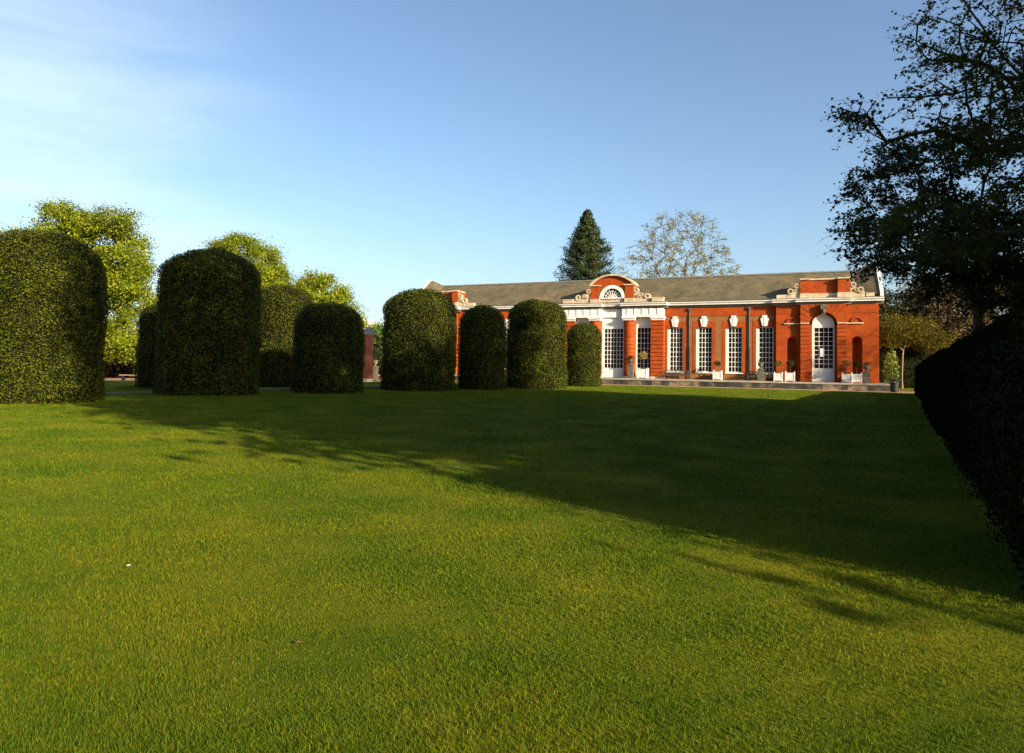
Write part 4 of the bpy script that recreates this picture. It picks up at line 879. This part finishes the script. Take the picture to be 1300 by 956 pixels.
def conifer():
    T = thing('conifer_tree', 'dark green conical conifer behind the orangery roof', 'tree', (10.7, 99, 0)); r = np.random.default_rng(77); H = 25.0
    P = [];Nn = []
    t = MB(); t.tube([(0, 0, 0), (0, 0, 12), (0, 0, 24.3)], [0.45, 0.28, 0.04], 8)
    for i in range(900):
        z = 2 + 22.6 * r.uniform() ** 0.8; f = (H - z) / H; R = 6.3 * f ** 0.44 * min(1, 0.3 + f * 2.6) * r.uniform(0.7, 1.12); a = r.uniform(0, 6.283)
        m_ = int(45 + 90 * f); s = r.uniform(0.15, 1, m_) ** 0.6
        c_, d_ = math.cos(a), math.sin(a); lift = 0.35 * R * s ** 1.6
        w = 0.55 * (0.3 + f)
        p = np.stack([c_ * R * s, d_ * R * s, z + lift - 0.1 * R], 1) + r.normal(size=(m_, 3)) * [w * 0.6, w * 0.6, w * 0.5]
        P.append(p); Nn.append(np.tile([c_, d_, 0.8], (m_, 1)))
        if i % 4 == 0: t.tube([(0, 0, z - 0.1 * R), (c_ * R * 0.8, d_ * R * 0.8, z + 0.22 * R)], [0.05, 0.015], 4)
    t.build('trunk', M['bark'], T)
    P = np.concatenate(P); V, F = leaf_cards(P, np.concatenate(Nn), 0.29, 0.42, 0.7, rg=r)
    put(bpy.data.objects.new('crown', fastmesh('crown', V, F, [M['conifer']])), parent=T)
conifer()

# right background beyond the orangery
tree('small_tree', 'small round headed tree with a pale forked trunk right of the orangery', (42.3, 74), 3.6,
     [(42.4, 74, 6.4, 3.3, 3, 1.7), (40.3, 74, 5.7, 2.0, 2, 1.3), (45.2, 74, 5.3, 2.6, 2.6, 1.3)], 330, 0.17, 'yellowolive', per=48, spread=0.34, seed=61, bark='palebark', rmin=0.012, r0=0.009, shell=0.3, up=1.0)
wl = [
 ('russet budding tree right behind the corner of the orangery', (45, 84), 8, [(45, 84, 8, 4, 4, 4), (43, 84, 10, 2.5, 3, 2.6)], 'darkolive', 0.3),
 ('brown thin twigged tree behind the small round headed tree', (51.5, 82), 8, [(51.5, 82, 8.5, 5, 4, 5), (50, 82, 11.0, 3.5, 3.5, 2.2)], 'brownwood', 0.28),
 ('brown thin twigged tree left of the dark trunk at the right', (58.5, 84), 9, [(58.5, 84, 9.5, 5, 4, 6), (60, 84, 13, 4, 4, 3)], 'brownwood', 0.28),
 ('russet tree behind the dark trunk above the hedge', (65, 82), 9, [(65, 82, 9.5, 5, 4, 6.5), (63, 82, 14, 4, 4, 3)], 'brownwood', 0.3),
 ('green tinged tree at the right edge above the hedge', (72, 84), 9, [(72, 84, 10, 5.5, 4, 7), (70, 82, 7, 4, 4, 4)], 'darkolive', 0.34)]
for i, (lb, b_, tt, lo, mm, ls) in enumerate(wl):
    tree('woodland_tree', lb, b_, tt, lo, 560, ls, mm, per=30, spread=0.5, seed=70 + i, bark='palebark', rmin=0.03, r0=0.030, shell=0.3, kpath=0.2)
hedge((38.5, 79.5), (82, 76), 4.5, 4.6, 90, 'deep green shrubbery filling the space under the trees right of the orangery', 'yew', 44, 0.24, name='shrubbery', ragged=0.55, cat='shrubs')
hedge((48, 84), (90, 88), 3.0, 8.0, 91, 'dark brownish thicket behind the budding trees at the right', 'brownwood', 22, 0.4, name='evergreen_screen', ragged=0.55, cat='trees')
hedge((43.8, 69.0), (47.5, 66.6), 1.6, 1.15, 92, 'low bright green bush beside the gravel at the far end of the dark hedge', 'midgreen', 120, 0.12, name='low_bush', cat='bush')
def shrub(x, y, R, h, m, label, seed, n, size, name='shrub'):
    r = np.random.default_rng(seed); d = unit(r.normal(size=(n, 3))); d[:, 2] = np.abs(d[:, 2]) * 2 - 1
    d = unit(d); P = d * (r.uniform(0.2, 1, n) ** 0.5)[:, None] * [R, R, h / 2]; P = P * (1 + wob(P, 3, seed, 0.14))[:, None]; P[:, 2] += h / 2
    P[:, 2] = np.maximum(P[:, 2], 0.03)
    V, F = leaf_cards(P, d, size, 0.7, 0.8, rg=r); o = put(bpy.data.objects.new(name, fastmesh(name, V, F, [M[m]])), label=label, cat='shrub'); o.location = (x, y, 0)
shrub(37.5, 67.4, 0.75, 3.9, 'ivy', 'tall variegated shrub climbing beside the right corner of the orangery', 95, 1300, 0.16)

# far left background
hedge((-50, 68.5), (-27, 68.0), 1.5, 2.6, 96, 'copper coloured beech hedge under the bright trees seen between the leftmost domes', 'beech', 40, 0.22, name='beech_hedge')
hedge((-75, 90), (-14, 92), 4.0, 5.0, 97, 'dark shrub belt behind the spring trees at the left', 'darklime', 14, 0.42, name='shrub_belt', ragged=0.55, cat='shrubs')
hedge((-13, 92), (40, 96), 3.0, 4.0, 98, 'dark shrub belt behind the orangery', 'darklime', 10, 0.42, name='shrub_belt', ragged=0.55, cat='shrubs')

# park bench seen through the left gap
T = thing('park_bench', 'small backless wooden bench on the pinkish gravel between the leftmost domes', 'bench', (-31.6, 57.6, 0), 0.05)
s = MB(); s.box(-1.3, 1.3, -0.22, 0.22, 0.42, 0.50); s.build('seat', M['palebark'], T)
for sx in (-1, 1): s = MB(); s.box(sx * 1.05 - 0.06, sx * 1.05 + 0.06, -0.2, 0.2, 0, 0.42); s.build('leg', M['iron'], T)

# brick gate pier, pale urn, distant building, litter bin
T = thing('gate_pier', 'tall dull red brick pier with a pyramidal stone cap in the gap between domes', 'pier', (-13.95, 66, 0), 0.35)
s = MB(); s.box(-0.48, 0.48, -0.48, 0.48, 0.3, 4.5); s.build('shaft', M['darkbrick'], T)
s = MB(); s.box(-0.55, 0.55, -0.55, 0.55, 0, 0.3); s.build('plinth', M['stone'], T)
s = MB(); s.box(-0.56, 0.56, -0.56, 0.56, 4.5, 4.6); s.box(-0.64, 0.64, -0.64, 0.64, 4.6, 4.78)
s.add([(-0.62, -0.62, 4.78), (0.62, -0.62, 4.78), (0.62, 0.62, 4.78), (-0.62, 0.62, 4.78), (0, 0, 5.35)], [(0, 1, 4), (1, 2, 4), (2, 3, 4), (3, 0, 4)]); s.build('cap', M['lead'], T)
urn((-13.55, 67.9), 0.3, 0.25, 1.25, 'pale sunlit stone urn on a pedestal beside the brick gate pier', 'bright green plant in the pale urn by the gate pier', 'midgreen', 'stone')
T = thing('stone_plinth', 'low pale stone block with steps under the urn by the gate pier', 'plinth', (-13.55, 67.9, 0), 0.3)
s = MB(); s.box(-0.85, 0.85, -0.6, 0.6, 0, 0.13); s.box(-0.6, 0.6, -0.48, 0.48, 0.13, 0.25); s.build('step', M['stone'], T)
T = thing('low_wall', 'low brick and stone wall end behind the pale urn', 'wall', (-14.6, 69.4, 0), 0.1)
s = MB(); s.box(-0.9, 2.3, -0.2, 0.2, 0, 0.55); s.build('brickwork', M['darkbrick'], T); s = MB(); s.box(-0.95, 2.35, -0.26, 0.26, 0.55, 0.65); s.build('coping', M['stone'], T)

T = thing('distant_building', 'pale stone building with a stepped parapet far off above the gate pier', 'building', (-41.5, 202, 0), 0.15)
s = MB(); s.box(-8, 7.2, 0, 9, 0, 13.2); s.box(-2.6, 0.4, -0.8, 3, 0, 14.4); s.build('wall', M['palestone'], T)
s = MB()
for i in range(17): s.box(-8 + i * 0.9, -8 + i * 0.9 + 0.5, -0.05, 0.3, 13.2, 13.9)
s.box(-2.7, 0.5, -0.9, 3.1, 14.4, 14.7); s.box(-2.5, -1.9, -0.7, -0.1, 14.7, 15.3); s.box(-0.3, 0.3, -0.7, -0.1, 14.7, 15.3); s.build('parapet', M['palestone'], T)
for x in (-6.6, -4.4, 1.4, 3.0):
    for z in (5, 8.3, 11): w_ = MB(); w_.box(x - 0.4, x + 0.4, -0.06, 0.05, z, z + 1.7); w_.build('window', M['glass'], T)
for z in (5, 8.3, 11): w_ = MB(); w_.box(-1.5, -0.7, -0.86, -0.7, z, z + 1.7); w_.build('window', M['glass'], T)

T = thing('litter_bin', 'black litter bin with a wide overhanging lid near the right corner of the orangery', 'bin', (33.0, 58.9, 0), 0.2)
s = MB(); s.lathe(0, 0, [(0.001, 0), (0.26, 0), (0.30, 0.05), (0.34, 0.80), (0.34, 0.84), (0.001, 0.84)], 16); s.build('body', M['iron'], T)
s = MB()
for i in range(4): a = i * math.pi / 2 + 0.4; s.box(0.30 * math.cos(a) - 0.02, 0.30 * math.cos(a) + 0.02, 0.30 * math.sin(a) - 0.02, 0.30 * math.sin(a) + 0.02, 0.84, 0.98)
s.build('lid_support', M['iron'], T)
s = MB(); s.lathe(0, 0, [(0.001, 0.98), (0.55, 0.98), (0.58, 1.03), (0.52, 1.10), (0.001, 1.16)], 16); s.build('lid', M['iron'], T)

# scraps on the lawn
s = MB(); s.add([(-0.014, -0.008, 0.026), (0.011, -0.009, 0.029), (0.015, 0.008, 0.034), (-0.010, 0.008, 0.030)], [(0, 1, 2), (0, 2, 3)]); s.add([(-0.014, -0.008, 0.024), (0.011, -0.009, 0.027), (0.015, 0.008, 0.032), (-0.010, 0.008, 0.028)], [(2, 1, 0), (3, 2, 0)])
o = s.build('paper_scrap', M['paper'], label='tiny white scrap of paper lying on the sunlit grass at the left', cat='litter'); o.location = (-3.02, 5.49, 0)
def dleaf(x, y, a, label):
    s = MB(); s.add([(-0.022, 0, 0.028), (-0.006, -0.012, 0.033), (0.022, 0, 0.028), (-0.006, 0.012, 0.036), (0, 0, 0.026)], [(0, 1, 4), (1, 2, 4), (2, 3, 4), (3, 0, 4)])
    o = s.build('fallen_leaf', M['deadleaf'], label=label, cat='leaf'); o.location = (x, y, 0); o.rotation_euler = (0, 0, a)
dleaf(-1.21, 4.04, 0.4, 'brown dead leaf on the near lawn left of centre')
dleaf(0.75, 5.7, 1.4, 'brown dead leaf on the lawn in the streak of shade')
